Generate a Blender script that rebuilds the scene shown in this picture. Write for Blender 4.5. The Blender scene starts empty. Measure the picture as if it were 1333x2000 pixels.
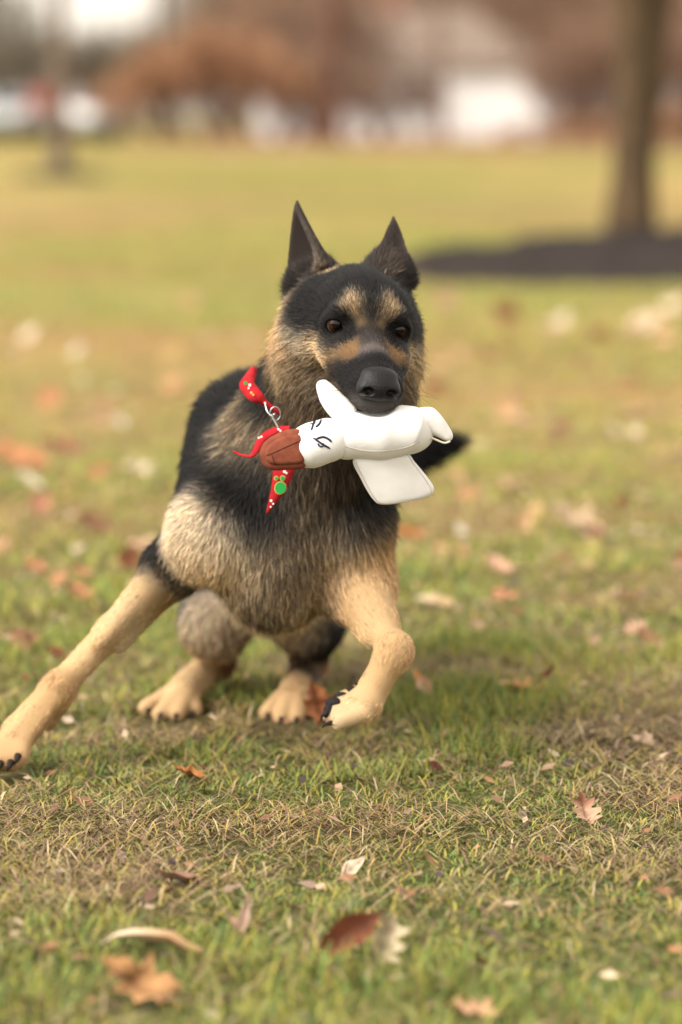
import bpy, bmesh, math, os
import numpy as np
from mathutils import Vector, Matrix
from mathutils.bvhtree import BVHTree

rng = np.random.default_rng(11)
scene = bpy.context.scene
COL = scene.collection

# ---------------------------------------------------------------- camera
CAM_H = 0.706
FPX = 7500.0                       # focal length in photo pixels (135 mm, 36 mm tall frame, 2000 px)
PITCH = math.atan(770.0 / FPX)
cam_data = bpy.data.cameras.new("camera")
cam = bpy.data.objects.new("camera", cam_data)
COL.objects.link(cam)
scene.camera = cam
cam.location = (0, 0, CAM_H)
cam.rotation_euler = (math.pi / 2 - PITCH, 0, 0)
cam_data.sensor_fit = 'VERTICAL'
cam_data.sensor_height = 36.0
cam_data.sensor_width = 24.0
cam_data.lens = 135.0
cam_data.clip_start = 0.05
cam_data.clip_end = 3000
cam_data.dof.use_dof = True
cam_data.dof.focus_distance = 3.84
cam_data.dof.aperture_fstop = 3.5

# ---------------------------------------------------------------- world, sun, exposure
SUN_ELEV = math.radians(41)
world = bpy.data.worlds.new("World")
scene.world = world
world.use_nodes = True
wn, wl = world.node_tree.nodes, world.node_tree.links
wn.clear()
w_out = wn.new("ShaderNodeOutputWorld")
w_bg = wn.new("ShaderNodeBackground")
w_sky = wn.new("ShaderNodeTexSky")
w_sky.sky_type = 'NISHITA'
w_sky.sun_disc = False
w_sky.sun_elevation = SUN_ELEV
w_sky.sun_rotation = 0.0
w_sky.air_density = 1.0
w_sky.dust_density = 4.0
w_hsv = wn.new("ShaderNodeHueSaturation")                   # thin overcast: the blue is veiled
w_hsv.inputs['Saturation'].default_value = 0.25
w_mix = wn.new("ShaderNodeMix"); w_mix.data_type = 'RGBA'
w_mix.inputs['Factor'].default_value = 0.55
w_mix.inputs['B'].default_value = (6.8, 6.1, 5.1, 1)        # even cloud veil
w_bg.inputs['Strength'].default_value = 0.14
wl.new(w_sky.outputs[0], w_hsv.inputs['Color'])
wl.new(w_hsv.outputs[0], w_mix.inputs['A'])
wl.new(w_mix.outputs['Result'], w_bg.inputs['Color'])
wl.new(w_bg.outputs[0], w_out.inputs['Surface'])
sun_data = bpy.data.lights.new("sun", 'SUN')
sun_data.energy = 1.5
sun_data.angle = math.radians(24)
sun_data.color = (1.0, 0.95, 0.87)
sun = bpy.data.objects.new("sun", sun_data)
COL.objects.link(sun)
sun_dir = Vector((-0.60, -0.46, 0.66)).normalized()          # towards the sun
sun.rotation_euler = sun_dir.to_track_quat('Z', 'Y').to_euler()
w_sky.sun_elevation = math.asin(sun_dir.z)
w_sky.sun_rotation = math.atan2(sun_dir.x, sun_dir.y)
scene.view_settings.view_transform = 'Standard'
scene.view_settings.look = 'None'
scene.view_settings.gamma = 1.0
scene.view_settings.exposure = 1.25
scene.render.engine = 'CYCLES'
scene.cycles.use_denoising = True
scene.cycles.denoiser = 'OPENIMAGEDENOISE'
scene.cycles.max_bounces = 6
scene.cycles.diffuse_bounces = 3
scene.cycles.glossy_bounces = 2
scene.cycles.transparent_max_bounces = 8
scene.cycles.sample_clamp_indirect = 6

# ---------------------------------------------------------------- helpers
FWD = np.array([0, math.cos(PITCH), -math.sin(PITCH)])
UPV = np.array([0, math.sin(PITCH), math.cos(PITCH)])
def at(px, py, Y):
    """point of the place at distance Y that the photo shows at (px, py)"""
    d = FWD + np.array([1.0, 0, 0]) * ((px - 666.5) / FPX) + UPV * ((1000 - py) / FPX)
    return np.array([0, 0, CAM_H]) + d * (Y / d[1])
def ground_at(px, py):
    d = FWD + np.array([1.0, 0, 0]) * ((px - 666.5) / FPX) + UPV * ((1000 - py) / FPX)
    t = -CAM_H / d[2]
    return np.array([0, 0, CAM_H]) + d * t

def tag(o, label=None, cat=None, group=None, kind=None):
    if label: o["label"] = label
    if cat: o["category"] = cat
    if group: o["group"] = group
    if kind: o["kind"] = kind
    return o
def empty(name, loc):
    o = bpy.data.objects.new(name, None)
    COL.objects.link(o)
    o.location = Vector(loc)
    o.empty_display_size = 0.05
    return o
def link(name, me, mat=None, parent=None, smooth=True):
    o = bpy.data.objects.new(name, me)
    COL.objects.link(o)
    if mat: me.materials.append(mat)
    if parent:
        o.parent = parent
        base = np.zeros(3); q = parent
        while q is not None: base = base + np.array(q.location); q = q.parent
        o.matrix_parent_inverse = Matrix.Identity(4)
        if base.any():
            co = np.empty(len(me.vertices) * 3, np.float32); me.vertices.foreach_get("co", co)
            me.vertices.foreach_set("co", (co.reshape(-1, 3) - base.astype(np.float32)).ravel())
    if smooth and len(me.polygons):
        me.polygons.foreach_set("use_smooth", np.ones(len(me.polygons), bool))
    return o
def np_mesh(name, V, F):
    """V (n,3); F (m,k) all faces with k corners"""
    me = bpy.data.meshes.new(name)
    V = np.asarray(V, np.float32); F = np.asarray(F, np.int32)
    m, k = F.shape
    me.vertices.add(len(V)); me.vertices.foreach_set("co", V.ravel())
    me.loops.add(m * k); me.loops.foreach_set("vertex_index", F.ravel())
    me.polygons.add(m)
    me.polygons.foreach_set("loop_start", np.arange(0, m * k, k, dtype=np.int32))
    try: me.polygons.foreach_set("loop_total", np.full(m, k, np.int32))
    except Exception: pass
    me.update(calc_edges=True); me.validate()
    return me
def add_col(me, C, name="Col"):
    a = me.color_attributes.new(name, 'FLOAT_COLOR', 'POINT')
    C = np.asarray(C, np.float32)
    if C.shape[1] == 3: C = np.concatenate([C, np.ones((len(C), 1), np.float32)], 1)
    a.data.foreach_set("color", C.ravel())

def mat(name, color=(0.5, 0.5, 0.5), rough=0.7, spec=0.3, attr=None, noise=None, bump=None, **kw):
    """principled; attr: colour attribute; noise: (scale, colour2, amount low, high); bump: (scale, strength)"""
    m = bpy.data.materials.new(name); m.use_nodes = True
    n, l = m.node_tree.nodes, m.node_tree.links
    b = n["Principled BSDF"]
    b.inputs['Base Color'].default_value = (*color, 1)
    b.inputs['Roughness'].default_value = rough
    b.inputs['Specular IOR Level'].default_value = spec
    for k, v in kw.items(): b.inputs[k].default_value = v
    src = None
    if attr:
        a = n.new("ShaderNodeAttribute"); a.attribute_name = attr; src = a.outputs['Color']
    if noise:
        tc = n.new("ShaderNodeTexCoord")
        nz = n.new("ShaderNodeTexNoise"); nz.inputs['Scale'].default_value = noise[0]
        nz.inputs['Detail'].default_value = 6
        l.new(tc.outputs['Object'], nz.inputs['Vector'])
        cr = n.new("ShaderNodeValToRGB")
        cr.color_ramp.elements[0].position = noise[2]; cr.color_ramp.elements[1].position = noise[3]
        l.new(nz.outputs[0], cr.inputs[0])
        mx = n.new("ShaderNodeMix"); mx.data_type = 'RGBA'
        l.new(cr.outputs[0], mx.inputs['Factor'])
        if src: l.new(src, mx.inputs['A'])
        else: mx.inputs['A'].default_value = (*color, 1)
        mx.inputs['B'].default_value = (*noise[1], 1)
        src = mx.outputs['Result']
    if src: l.new(src, b.inputs['Base Color'])
    if bump:
        tc2 = n.new("ShaderNodeTexCoord")
        nb = n.new("ShaderNodeTexNoise"); nb.inputs['Scale'].default_value = bump[0]; nb.inputs['Detail'].default_value = 5
        l.new(tc2.outputs['Object'], nb.inputs['Vector'])
        bp = n.new("ShaderNodeBump"); bp.inputs['Strength'].default_value = bump[1]; bp.inputs['Distance'].default_value = bump[2] if len(bump) > 2 else 0.002
        l.new(nb.outputs[0], bp.inputs['Height']); l.new(bp.outputs[0], b.inputs['Normal'])
    return m

# ---------------------------------------------------------------- implicit surfaces
def smin(a, b, k):
    h = np.clip(0.5 + 0.5 * (b - a) / k, 0, 1)
    return b * (1 - h) + a * h - k * h * (1 - h)
def nrm(v):
    v = np.asarray(v, float)
    return v / (np.linalg.norm(v, axis=-1, keepdims=True) + 1e-12)
class Prim:
    def __init__(s, kind, **kw):
        s.kind = kind; s.k = kw.pop('k', 0.02); s.sub = kw.pop('sub', False)
        s.flow = None if kw.get('flow') is None else nrm(kw['flow']); kw.pop('flow', None)
        s.len = kw.pop('len', 0.02); s.__dict__.update(kw)
        if kind == 'cone' and s.flow is None: s.flow = nrm(s.b - s.a)
        if s.flow is None: s.flow = np.array([0, 0.6, -0.4])
    def bounds(s):
        if s.kind == 'cone':
            R = max(s.ra, s.rb)
            return np.minimum(s.a, s.b) - R, np.maximum(s.a, s.b) + R
        if s.kind == 'ell':
            e = np.sqrt(((s.R * s.r[None, :]) ** 2).sum(1))
            return s.c - e, s.c + e
        return s.pts.min(0) - s.rad, s.pts.max(0) + s.rad
    def dist(s, P):
        if s.kind == 'cone':
            ba = s.b - s.a; t = np.clip(((P - s.a) @ ba) / (ba @ ba), 0, 1)
            q = P - s.a - t[..., None] * ba
            return np.sqrt((q * q).sum(-1)) - (s.ra + (s.rb - s.ra) * t)
        if s.kind == 'ell':
            q = (P - s.c) @ s.R
            k0 = np.sqrt(((q / s.r) ** 2).sum(-1)); k1 = np.sqrt(((q / s.r ** 2) ** 2).sum(-1)) + 1e-9
            return k0 * (k0 - 1) / k1
def cone(a, ra, b, rb, **kw): return Prim('cone', a=np.asarray(a, float), b=np.asarray(b, float), ra=ra, rb=rb, **kw)
def ell(c, r, R=None, **kw): return Prim('ell', c=np.asarray(c, float), r=np.asarray(r, float), R=np.eye(3) if R is None else np.asarray(R), **kw)
def sheet(pts, rad, **kw): return Prim('pts', pts=np.asarray(pts, float), rad=rad, **kw)

def field(prims, xs, ys, zs):
    D = np.full((len(xs), len(ys), len(zs)), 0.2, np.float32)
    for p in prims:
        lo, hi = p.bounds(); pad = p.k + 0.012
        sl = []
        for ax, g in enumerate((xs, ys, zs)):
            i0 = max(0, np.searchsorted(g, lo[ax] - pad) - 1); i1 = min(len(g), np.searchsorted(g, hi[ax] + pad) + 1)
            sl.append(slice(i0, i1))
        if any(s.stop <= s.start for s in sl): continue
        gx, gy, gz = np.meshgrid(xs[sl[0]], ys[sl[1]], zs[sl[2]], indexing='ij')
        P = np.stack([gx, gy, gz], -1)
        if p.kind == 'pts':
            d = np.full(gx.shape, p.k + 0.012, np.float32)
            w = 5
            ii = [np.clip(np.searchsorted(g[s], p.pts[:, a]), 0, s.stop - s.start - 1) for a, (g, s) in enumerate(zip((xs, ys, zs), sl))]
            off = np.stack(np.meshgrid(*[np.arange(-w, w + 1)] * 3, indexing='ij'), -1).reshape(-1, 3)
            for o in off:
                j = [np.clip(ii[a] + o[a], 0, gx.shape[a] - 1) for a in range(3)]
                dd = np.linalg.norm(P[j[0], j[1], j[2]] - p.pts, axis=1) - p.rad
                np.minimum.at(d, (j[0], j[1], j[2]), dd.astype(np.float32))
        else:
            d = p.dist(P).astype(np.float32)
        cur = D[sl[0], sl[1], sl[2]]
        D[sl[0], sl[1], sl[2]] = -smin(-cur, d, p.k) if p.sub else smin(cur, d, p.k)
    return D

def surface_nets(D, xs, ys, zs):
    ins = D < 0
    nx, ny, nz = D.shape
    cs = np.zeros((nx - 1, ny - 1, nz - 1), np.int8)
    for a in (0, 1):
        for b in (0, 1):
            for c in (0, 1):
                cs += ins[a:nx - 1 + a, b:ny - 1 + b, c:nz - 1 + c]
    act = (cs > 0) & (cs < 8)
    ci = np.argwhere(act)
    idx = np.full(act.shape, -1, np.int32); idx[act] = np.arange(len(ci))
    acc = np.zeros((len(ci), 3)); cnt = np.zeros(len(ci))
    G = (xs, ys, zs)
    for ax in range(3):
        for u in (0, 1):
            for v in (0, 1):
                o0 = [0, 0, 0]; oth = [a for a in range(3) if a != ax]
                o0[oth[0]] = u; o0[oth[1]] = v; o1 = list(o0); o1[ax] = 1
                i0 = ci + o0; i1 = ci + o1
                d0 = D[i0[:, 0], i0[:, 1], i0[:, 2]]; d1 = D[i1[:, 0], i1[:, 1], i1[:, 2]]
                m = (d0 < 0) != (d1 < 0)
                t = np.where(m, d0 / (d0 - d1 + 1e-12), 0)
                p = np.stack([G[a][i0[:, a]] for a in range(3)], 1)
                p[:, ax] += t * (G[ax][i1[:, ax]] - G[ax][i0[:, ax]])
                acc[m] += p[m]; cnt[m] += 1
    V = acc / cnt[:, None]
    quads = []
    for ax in range(3):
        u, v = [(1, 2), (2, 0), (0, 1)][ax]
        n = [nx, ny, nz]
        s0 = [slice(0, k) for k in n]; s1 = list(s0)
        s0[ax] = slice(0, n[ax] - 1); s1[ax] = slice(1, n[ax])
        A = ins[tuple(s0)]; B = ins[tuple(s1)]
        e = np.argwhere(A != B)
        e = e[(e[:, u] > 0) & (e[:, v] > 0) & (e[:, u] < n[u] - 1) & (e[:, v] < n[v] - 1)]
        def cell(du, dv):
            q = e.copy(); q[:, u] -= du; q[:, v] -= dv
            return idx[q[:, 0], q[:, 1], q[:, 2]]
        Q = np.stack([cell(1, 1), cell(0, 1), cell(0, 0), cell(1, 0)], 1)
        flip = ~A[e[:, 0], e[:, 1], e[:, 2]]
        Q[flip] = Q[flip][:, ::-1]
        quads.append(Q)
    F = np.concatenate(quads)
    F = F[(F >= 0).all(1)]
    return V, F
def relax(V, F, it=2, lam=0.5):
    E = np.concatenate([F[:, [0, 1]], F[:, [1, 2]], F[:, [2, 3]], F[:, [3, 0]]])
    E = np.concatenate([E, E[:, ::-1]])
    deg = np.bincount(E[:, 0], minlength=len(V))[:, None] + 1e-9
    for _ in range(it):
        S = np.stack([np.bincount(E[:, 0], V[E[:, 1], a], minlength=len(V)) for a in range(3)], 1)
        V = V + lam * (S / deg - V)
    return V
def vnormals(V, F):
    n = np.cross(V[F[:, 2]] - V[F[:, 0]], V[F[:, 3]] - V[F[:, 1]])
    N = np.stack([np.bincount(F.ravel(), np.repeat(n[:, a], 4), minlength=len(V)) for a in range(3)], 1)
    return nrm(N)
def sdf_mesh(name, prims, h, it=1):
    lo = np.min([p.bounds()[0] for p in prims if not p.sub], 0) - 4 * h; hi = np.max([p.bounds()[1] for p in prims if not p.sub], 0) + 4 * h
    g = [np.arange(lo[a], hi[a] + h, h) for a in range(3)]
    V, F = surface_nets(field(prims, *g), *g)
    V = relax(V, F, it)
    return V, F
def poly_dist(P, poly):
    """signed distance of 2-D points to a closed polygon"""
    poly = np.asarray(poly, float); n = len(poly)
    d = np.full(len(P), 1e9); s = np.zeros(len(P), bool)
    for i in range(n):
        a, b = poly[i], poly[(i + 1) % n]
        e = b - a; w = P - a
        t = np.clip((w @ e) / (e @ e), 0, 1)
        q = w - t[:, None] * e; d = np.minimum(d, (q * q).sum(1))
        c = (a[1] > P[:, 1]) != (b[1] > P[:, 1])
        xint = a[0] + (P[:, 1] - a[1]) * (b[0] - a[0]) / (b[1] - a[1] + 1e-15)
        s ^= c & (P[:, 0] < xint)
    return np.where(s, -1, 1) * np.sqrt(d)
def smooth_poly(pts, n=6):
    """closed Catmull-Rom through the points"""
    P = np.asarray(pts, float); m = len(P); out = []
    for i in range(m):
        p0, p1, p2, p3 = P[i - 1], P[i], P[(i + 1) % m], P[(i + 2) % m]
        for t in np.arange(n) / n:
            out.append(0.5 * (2 * p1 + (p2 - p0) * t + (2 * p0 - 5 * p1 + 4 * p2 - p3) * t * t + (3 * p1 - p0 - 3 * p2 + p3) * t ** 3))
    return np.array(out)
def smooth_path(pts, n=8):
    P = np.asarray(pts, float); P = np.concatenate([[2 * P[0] - P[1]], P, [2 * P[-1] - P[-2]]]); out = []
    for i in range(1, len(P) - 2):
        p0, p1, p2, p3 = P[i - 1:i + 3]
        for t in np.arange(n) / n:
            out.append(0.5 * (2 * p1 + (p2 - p0) * t + (2 * p0 - 5 * p1 + 4 * p2 - p3) * t * t + (3 * p1 - p0 - 3 * p2 + p3) * t ** 3))
    out.append(P[-2]); return np.array(out)
def pad_mesh(name, poly, half, h=0.0011, puff=0.0, edge=None):
    """stuffed flat shape: polygon outline (u,v) with rounded thick edge; returns local V (u,v,w), F"""
    poly = np.asarray(poly); e = half if edge is None else edge
    lo = poly.min(0) - 4 * h; hi = poly.max(0) + 4 * h
    us = np.arange(lo[0], hi[0] + h, h); vs = np.arange(lo[1], hi[1] + h, h)
    top = half + puff; ws = np.arange(-top - 4 * h, top + 4.5 * h, h)
    U, W = np.meshgrid(us, vs, indexing='ij')
    d2 = poly_dist(np.stack([U.ravel(), W.ravel()], 1), poly).reshape(U.shape)
    hh = half + puff * (1 - np.exp(np.minimum(d2, 0) / 0.008))
    a = d2[..., None] + e; b = np.abs(ws)[None, None, :] - hh[..., None] + e
    D = np.sqrt(np.maximum(a, 0) ** 2 + np.maximum(b, 0) ** 2) + np.minimum(np.maximum(a, b), 0) - e
    V, F = surface_nets(D.astype(np.float32), us, vs, ws)
    return relax(V, F, 2), F
def tube(path, rad, seg=8, closed=False):
    P = np.asarray(path, float); n = len(P)
    r = np.broadcast_to(np.asarray(rad, float), (n,))
    T = np.gradient(P, axis=0) if not closed else (np.roll(P, -1, 0) - np.roll(P, 1, 0))
    T = nrm(T); up = np.array([0.13, 0.21, 0.97]); A = nrm(np.cross(T, up)); B = np.cross(T, A)
    th = np.arange(seg) * 2 * np.pi / seg
    V = P[:, None] + r[:, None, None] * (np.cos(th)[None, :, None] * A[:, None] + np.sin(th)[None, :, None] * B[:, None])
    F = []
    m = n if closed else n - 1
    i = np.arange(m)[:, None]; j = np.arange(seg)[None, :]
    q = np.stack([i * seg + j, i * seg + (j + 1) % seg, ((i + 1) % n) * seg + (j + 1) % seg, ((i + 1) % n) * seg + j], -1).reshape(-1, 4)
    return V.reshape(-1, 3), q
def merge(*vf):
    V, F, o = [], [], 0
    for v, f in vf:
        V.append(v); F.append(np.asarray(f) + o); o += len(v)
    return np.concatenate(V), np.concatenate(F)
# ================================================================= the dog
def px(n, Y=4.1): return n * Y / FPX
HEAD_O = at(717, 640, 3.95)
YAW, HP, ROLL = math.radians(9.3), math.radians(14), math.radians(6)
# head axes: X to the dog's left, F out of the nose, Z up
_R = Matrix.Rotation(YAW, 3, 'Z') @ Matrix.Rotation(HP, 3, 'X') @ Matrix.Rotation(ROLL, 3, 'Y')
_R = np.array(_R)
HX, HF, HZ = _R @ np.array([1, 0, 0]), _R @ np.array([0, -1, 0]), _R @ np.array([0, 0, 1])
HM = np.stack([HX, HF, HZ], 1)                     # columns
def H(x, f, z): return HEAD_O + HX * x + HF * f + HZ * z
def to_head(P): return (P - HEAD_O) @ HM

prims = []
A = prims.append
back = np.array([-0.05, 0.9, -0.25])
# trunk
A(ell(at(548, 965, 4.42), (0.086, 0.25, 0.134), k=0.03, flow=back, len=0.018))
A(ell(at(552, 1010, 4.17), (0.074, 0.10, 0.108), k=0.028, flow=(0, 0.25, -1), len=0.017))
A(ell(at(533, 1112, 4.17), (0.042, 0.080, 0.050), k=0.05, flow=(0, 0.3, -1), len=0.020))
A(ell(at(560, 960, 4.78), (0.086, 0.17, 0.115), k=0.06, flow=back, len=0.03))
A(ell(at(540, 1080, 4.55), (0.070, 0.20, 0.085), k=0.06, flow=back, len=0.025))
A(cone(at(505, 810, 4.30), 0.036, at(560, 850, 4.75), 0.04, k=0.05, flow=back, len=0.03))
# neck
A(cone(at(570, 930, 4.22), 0.080, at(668, 690, 4.075), 0.058, k=0.06, flow=(0.0, 0.35, -0.9), len=0.028))
A(cone(at(640, 930, 4.15), 0.060, at(690, 760, 4.05), 0.055, k=0.05, flow=(0.0, 0.2, -1), len=0.025))
# shoulders and upper arms
A(cone(at(458, 835, 4.32), 0.044, at(420, 1030, 4.11), 0.040, k=0.038, flow=(-0.1, 0.5, -0.8), len=0.017))
A(cone(at(640, 850, 4.30), 0.046, at(686, 1030, 4.118), 0.037, k=0.032, flow=(0.1, 0.5, -0.8), len=0.017))
A(cone(at(415, 1048, 4.12), 0.040, at(335, 1110, 4.21), 0.031, k=0.035, flow=(-0.6, 0.3, -0.7), len=0.014))
A(cone(at(686, 1040, 4.13), 0.036, at(700, 1140, 4.14), 0.034, k=0.03, flow=(0.2, 0.2, -1), len=0.018))
# stretched foreleg
el, ca, pw, tp = at(325, 1120, 4.20), at(112, 1347, 4.13), at(38, 1432, 4.10), at(2, 1474, 4.08)
A(cone(el, 0.0245, 0.5 * (el + ca), 0.0165, k=0.02, len=0.0085))
A(cone(at(296, 1136, 4.185), 0.017, at(196, 1254, 4.135), 0.0085, k=0.010, len=0.0085))
A(cone(at(330, 1150, 4.215), 0.014, at(238, 1262, 4.165), 0.0075, k=0.008, len=0.0085))
A(cone(0.5 * (el + ca), 0.0165, ca, 0.0160, k=0.012, len=0.0085))
A(ell(at(118, 1342, 4.12), (0.0175, 0.0175, 0.019), k=0.010, flow=ca - el, len=0.0085))
A(cone(ca, 0.0165, pw, 0.0205, k=0.012, len=0.0085))
A(cone(at(136, 1352, 4.15), 0.010, at(96, 1412, 4.15), 0.009, k=0.012, len=0.0085))
toe_dir = nrm(tp - pw)
for i, (dx, dy, r) in enumerate(((-36, 26, .0115), (-14, 40, .0125), (14, 44, .0125), (34, 26, .0110))):
    c0 = at(30 + dx * .45, 1440 + dy * .2, 4.085); c1 = at(14 + dx * .75, 1466 + dy * .45, 4.065 - .004 * (i in (1, 2)))
    A(cone(c0, r * 1.0, c1, r, k=0.003, len=0.0055))
for dx, dz in ((-9, -4), (2, 3), (12, 8)):
    A(cone(at(104 + dx, 1356 + dz, 4.108), 0.0055, at(36 + dx * 1.3, 1436 + dz, 4.078), 0.0065, k=0.005, len=0.0085))
A(cone(at(352, 1135, 4.235), 0.016, at(300, 1165, 4.215), 0.012, k=0.015, len=0.010))
# lifted foreleg
e2, c2, m2 = at(702, 1140, 4.13), at(770, 1272, 4.03), at(715, 1372, 4.02)
A(cone(e2, 0.031, 0.45 * e2 + 0.55 * c2, 0.0185, k=0.03, len=0.0085))
A(cone(at(680, 1140, 4.14), 0.026, at(735, 1235, 4.07), 0.014, k=0.03, len=0.0085))
A(cone(0.45 * e2 + 0.55 * c2, 0.0175, c2, 0.0155, k=0.012, len=0.0085))
A(ell(at(774, 1272, 4.03), (0.0160, 0.018, 0.0195), k=0.010, flow=m2 - c2, len=0.0085))
A(cone(c2, 0.0168, m2, 0.0172, k=0.014, len=0.0085))
A(ell(at(706, 1378, 4.012), (.022, .020, .017), k=0.008, flow=(-1, -.2, -.3), len=0.0085))
for (x0, y0, x1, y1, Y, r) in ((712, 1392, 664, 1409, 3.985, .0092), (706, 1384, 650, 1397, 3.998, .0098), (700, 1370, 655, 1381, 4.015, .0096), (698, 1356, 672, 1364, 4.030, .0085)):
    A(cone(at(x0, y0, Y + .008), r * 1.1, at(x1, y1, Y), r, k=0.0022, len=0.0055))
# hind legs
UP = np.array([0, 0, .008])
def hind(hip, stifle, hock, foot, toes, rt):
    foot = foot + UP
    A(cone(hip, 0.058, stifle, 0.037, k=0.03, flow=(0, 0.3, -1), len=0.02))
    A(cone(stifle, 0.034, hock, 0.021, k=0.02, flow=(0, 0.3, -1), len=0.010))
    A(cone(hock, 0.021, foot, 0.0195, k=0.012, len=0.0085))
    for (x0, y0, x1, y1, Y) in toes:
        A(cone(at(x0, y0, Y + .025) + UP, rt * 1.05, at(x1, y1, Y - .01) + UP, rt, k=0.0030, len=0.0055))
hind(at(475, 1010, 4.75), at(420, 1222, 4.55), at(425, 1292, 4.66), at(358, 1362, 4.52),
     ((336, 1366, 286, 1396, 4.50), (346, 1374, 313, 1409, 4.475), (360, 1378, 347, 1410, 4.475), (374, 1376, 380, 1402, 4.50)), .0108)
hind(at(625, 1010, 4.75), at(603, 1215, 4.58), at(606, 1300, 4.68), at(575, 1365, 4.52),
     ((554, 1372, 522, 1406, 4.48), (566, 1378, 549, 1417, 4.46), (582, 1378, 580, 1418, 4.46), (594, 1374, 609, 1404, 4.48)), .0108)
# tail
t0, t1, t2, t3 = at(590, 880, 4.92), at(700, 905, 5.02), at(800, 888, 5.02), at(893, 864, 4.97)
A(cone(t0, 0.035, t1, 0.024, k=0.03, len=0.03)); A(cone(t1, 0.024, t2, 0.02, k=0.01, len=0.035)); A(cone(t2, 0.02, t3, 0.007, k=0.01, len=0.03))

# ---- head, in head axes
fb = lambda v: HX * v[0] + HF * v[1] + HZ * v[2]
A(ell(H(0, -0.058, 0.000), (0.0455, 0.072, 0.0445), HM, k=0.02, flow=fb((0, -1, 0.1)), len=0.010))
A(ell(H(0, -0.025, 0.020), (0.038, 0.035, 0.020), HM, k=0.02, flow=fb((0, -1, 0.5)), len=0.008))
for s in (-1, 1):
    A(ell(H(s * 0.0335, -0.050, -0.018), (0.027, 0.046, 0.036), HM, k=0.02, flow=fb((s * 0.55, -1, -0.35)), len=0.014))
    A(ell(H(s * 0.034, -0.085, -0.038), (0.031, 0.04, 0.05), HM, k=0.03, flow=fb((s * 0.4, -0.9, -0.8)), len=0.026))
    A(ell(H(s * 0.022, -0.0015, 0.0165), (0.0165, 0.0145, 0.0090), HM, k=0.008, flow=fb((s * 0.35, -0.7, 0.9)), len=0.011))     # brow
    A(cone(H(s * 0.022, -0.004, -0.028), 0.022, H(s * 0.0140, 0.080, -0.0405), 0.0165, k=0.012, flow=fb((s * 0.3, -1, -0.25)), len=0.007))  # lips
    A(ell(H(s * 0.030, 0.010, -0.026), (0.014, 0.030, 0.018), HM, k=0.014, flow=fb((s * 0.3, -1, -0.2)), len=0.008))
    A(ell(H(s * 0.033, -0.004, 0.0), (0.0150, 0.0130, 0.0140), HM, k=0.006, flow=fb((s * 0.6, -1, 0)), len=0.004))               # lids
A(cone(H(0, 0.000, -0.004), 0.0195, H(0, 0.082, -0.0265), 0.0155, k=0.014, flow=fb((0, -1, 0.25)), len=0.006))                 # bridge
A(ell(H(0, 0.088, -0.038), (0.0225, 0.018, 0.021), HM, k=0.010, flow=fb((0, -1, -0.3)), len=0.004))
A(ell(H(0, 0.086, -0.050), (0.021, 0.017, 0.0125), HM, k=0.008, flow=fb((0, -1, -0.5)), len=0.005))
A(cone(H(0, -0.045, -0.078), 0.030, H(0, 0.030, -0.100), 0.016, k=0.02, flow=fb((0, -1, -0.3)), len=0.012))                    # lower jaw
# mouth gap where the toy sits
A(Prim('ell', c=H(0, 0.055, -0.077), r=np.array([0.07, 0.045, 0.016]), R=HM, sub=True, k=0.008))
# eye openings
EYES = {}
for s in (-1, 1):
    c = H(s * 0.0325, -0.0035, 0.0)
    g = nrm(HX * (s * 0.30 + 0.06) + HF * 1.0 + HZ * 0.02)
    sx = nrm(np.cross(g, HZ)); sz = np.cross(sx, g)
    tilt = s * math.radians(-10)
    a1 = sx * math.cos(tilt) + sz * math.sin(tilt); a2 = np.cross(a1, g)
    EYES[s] = (c, g)
    A(Prim('ell', c=c + g * 0.011 - HZ * 0.0008, r=np.array([0.0096, 0.012, 0.0074]), R=np.stack([a1, g, a2], 1), sub=True, k=0.002))
# ears: cupped sheets, base on the skull
def ear(b_in, b_out, tip, cup, name):
    """b_in, b_out: inner and outer corner of the base; cup: direction the opening faces"""
    pts = []
    for u in np.linspace(0, 1, 70):
        w = (1 - u) ** 0.72 if u < 1 else 0
        w = min(1.0, 1.0 * (1 - u ** 1.9)) * (1 - 0.18 * u)
        cin = b_in + (tip - b_in) * u; cout = b_out + (tip - b_out) * u
        mid = (cin + cout) / 2 - cup * 0.022 * (1 - u) * 1.0
        half = (cout - cin) / 2
        bulge = 1 + 0.32 * math.sin(math.pi * min(1, u * 1.0)) 
        for v in np.linspace(-1, 1, 44):
            pts.append(mid + half * v * bulge + cup * (0.030 * (1 - u) ** 0.8 * (abs(v) ** 1.8)))
    return np.array(pts)
earL = ear(at(636, 522, 4.05), at(585, 570, 4.075), at(581, 398, 4.085), nrm(np.array([-0.88, -0.45, 0.0])), 'l')
earR = ear(at(748, 514, 4.055), at(784, 546, 4.06), at(769, 430, 4.08), nrm(np.array([0.85, 0.42, 0.0])), 'r')
A(sheet(earL, 0.0026, k=0.008, flow=(-0.1, 0.0, 1), len=0.0045))
A(sheet(earR, 0.0026, k=0.008, flow=(0.05, 0.0, 1), len=0.0045))
for (e, s) in ((earL, -1), (earR, 1)):
    b = e[:44].mean(0)
    A(ell(b + np.array([0, 0.012, -0.012]), (0.026, 0.022, 0.026), k=0.02, flow=fb((s * 0.5, -0.6, 0.2)), len=0.014))

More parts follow.
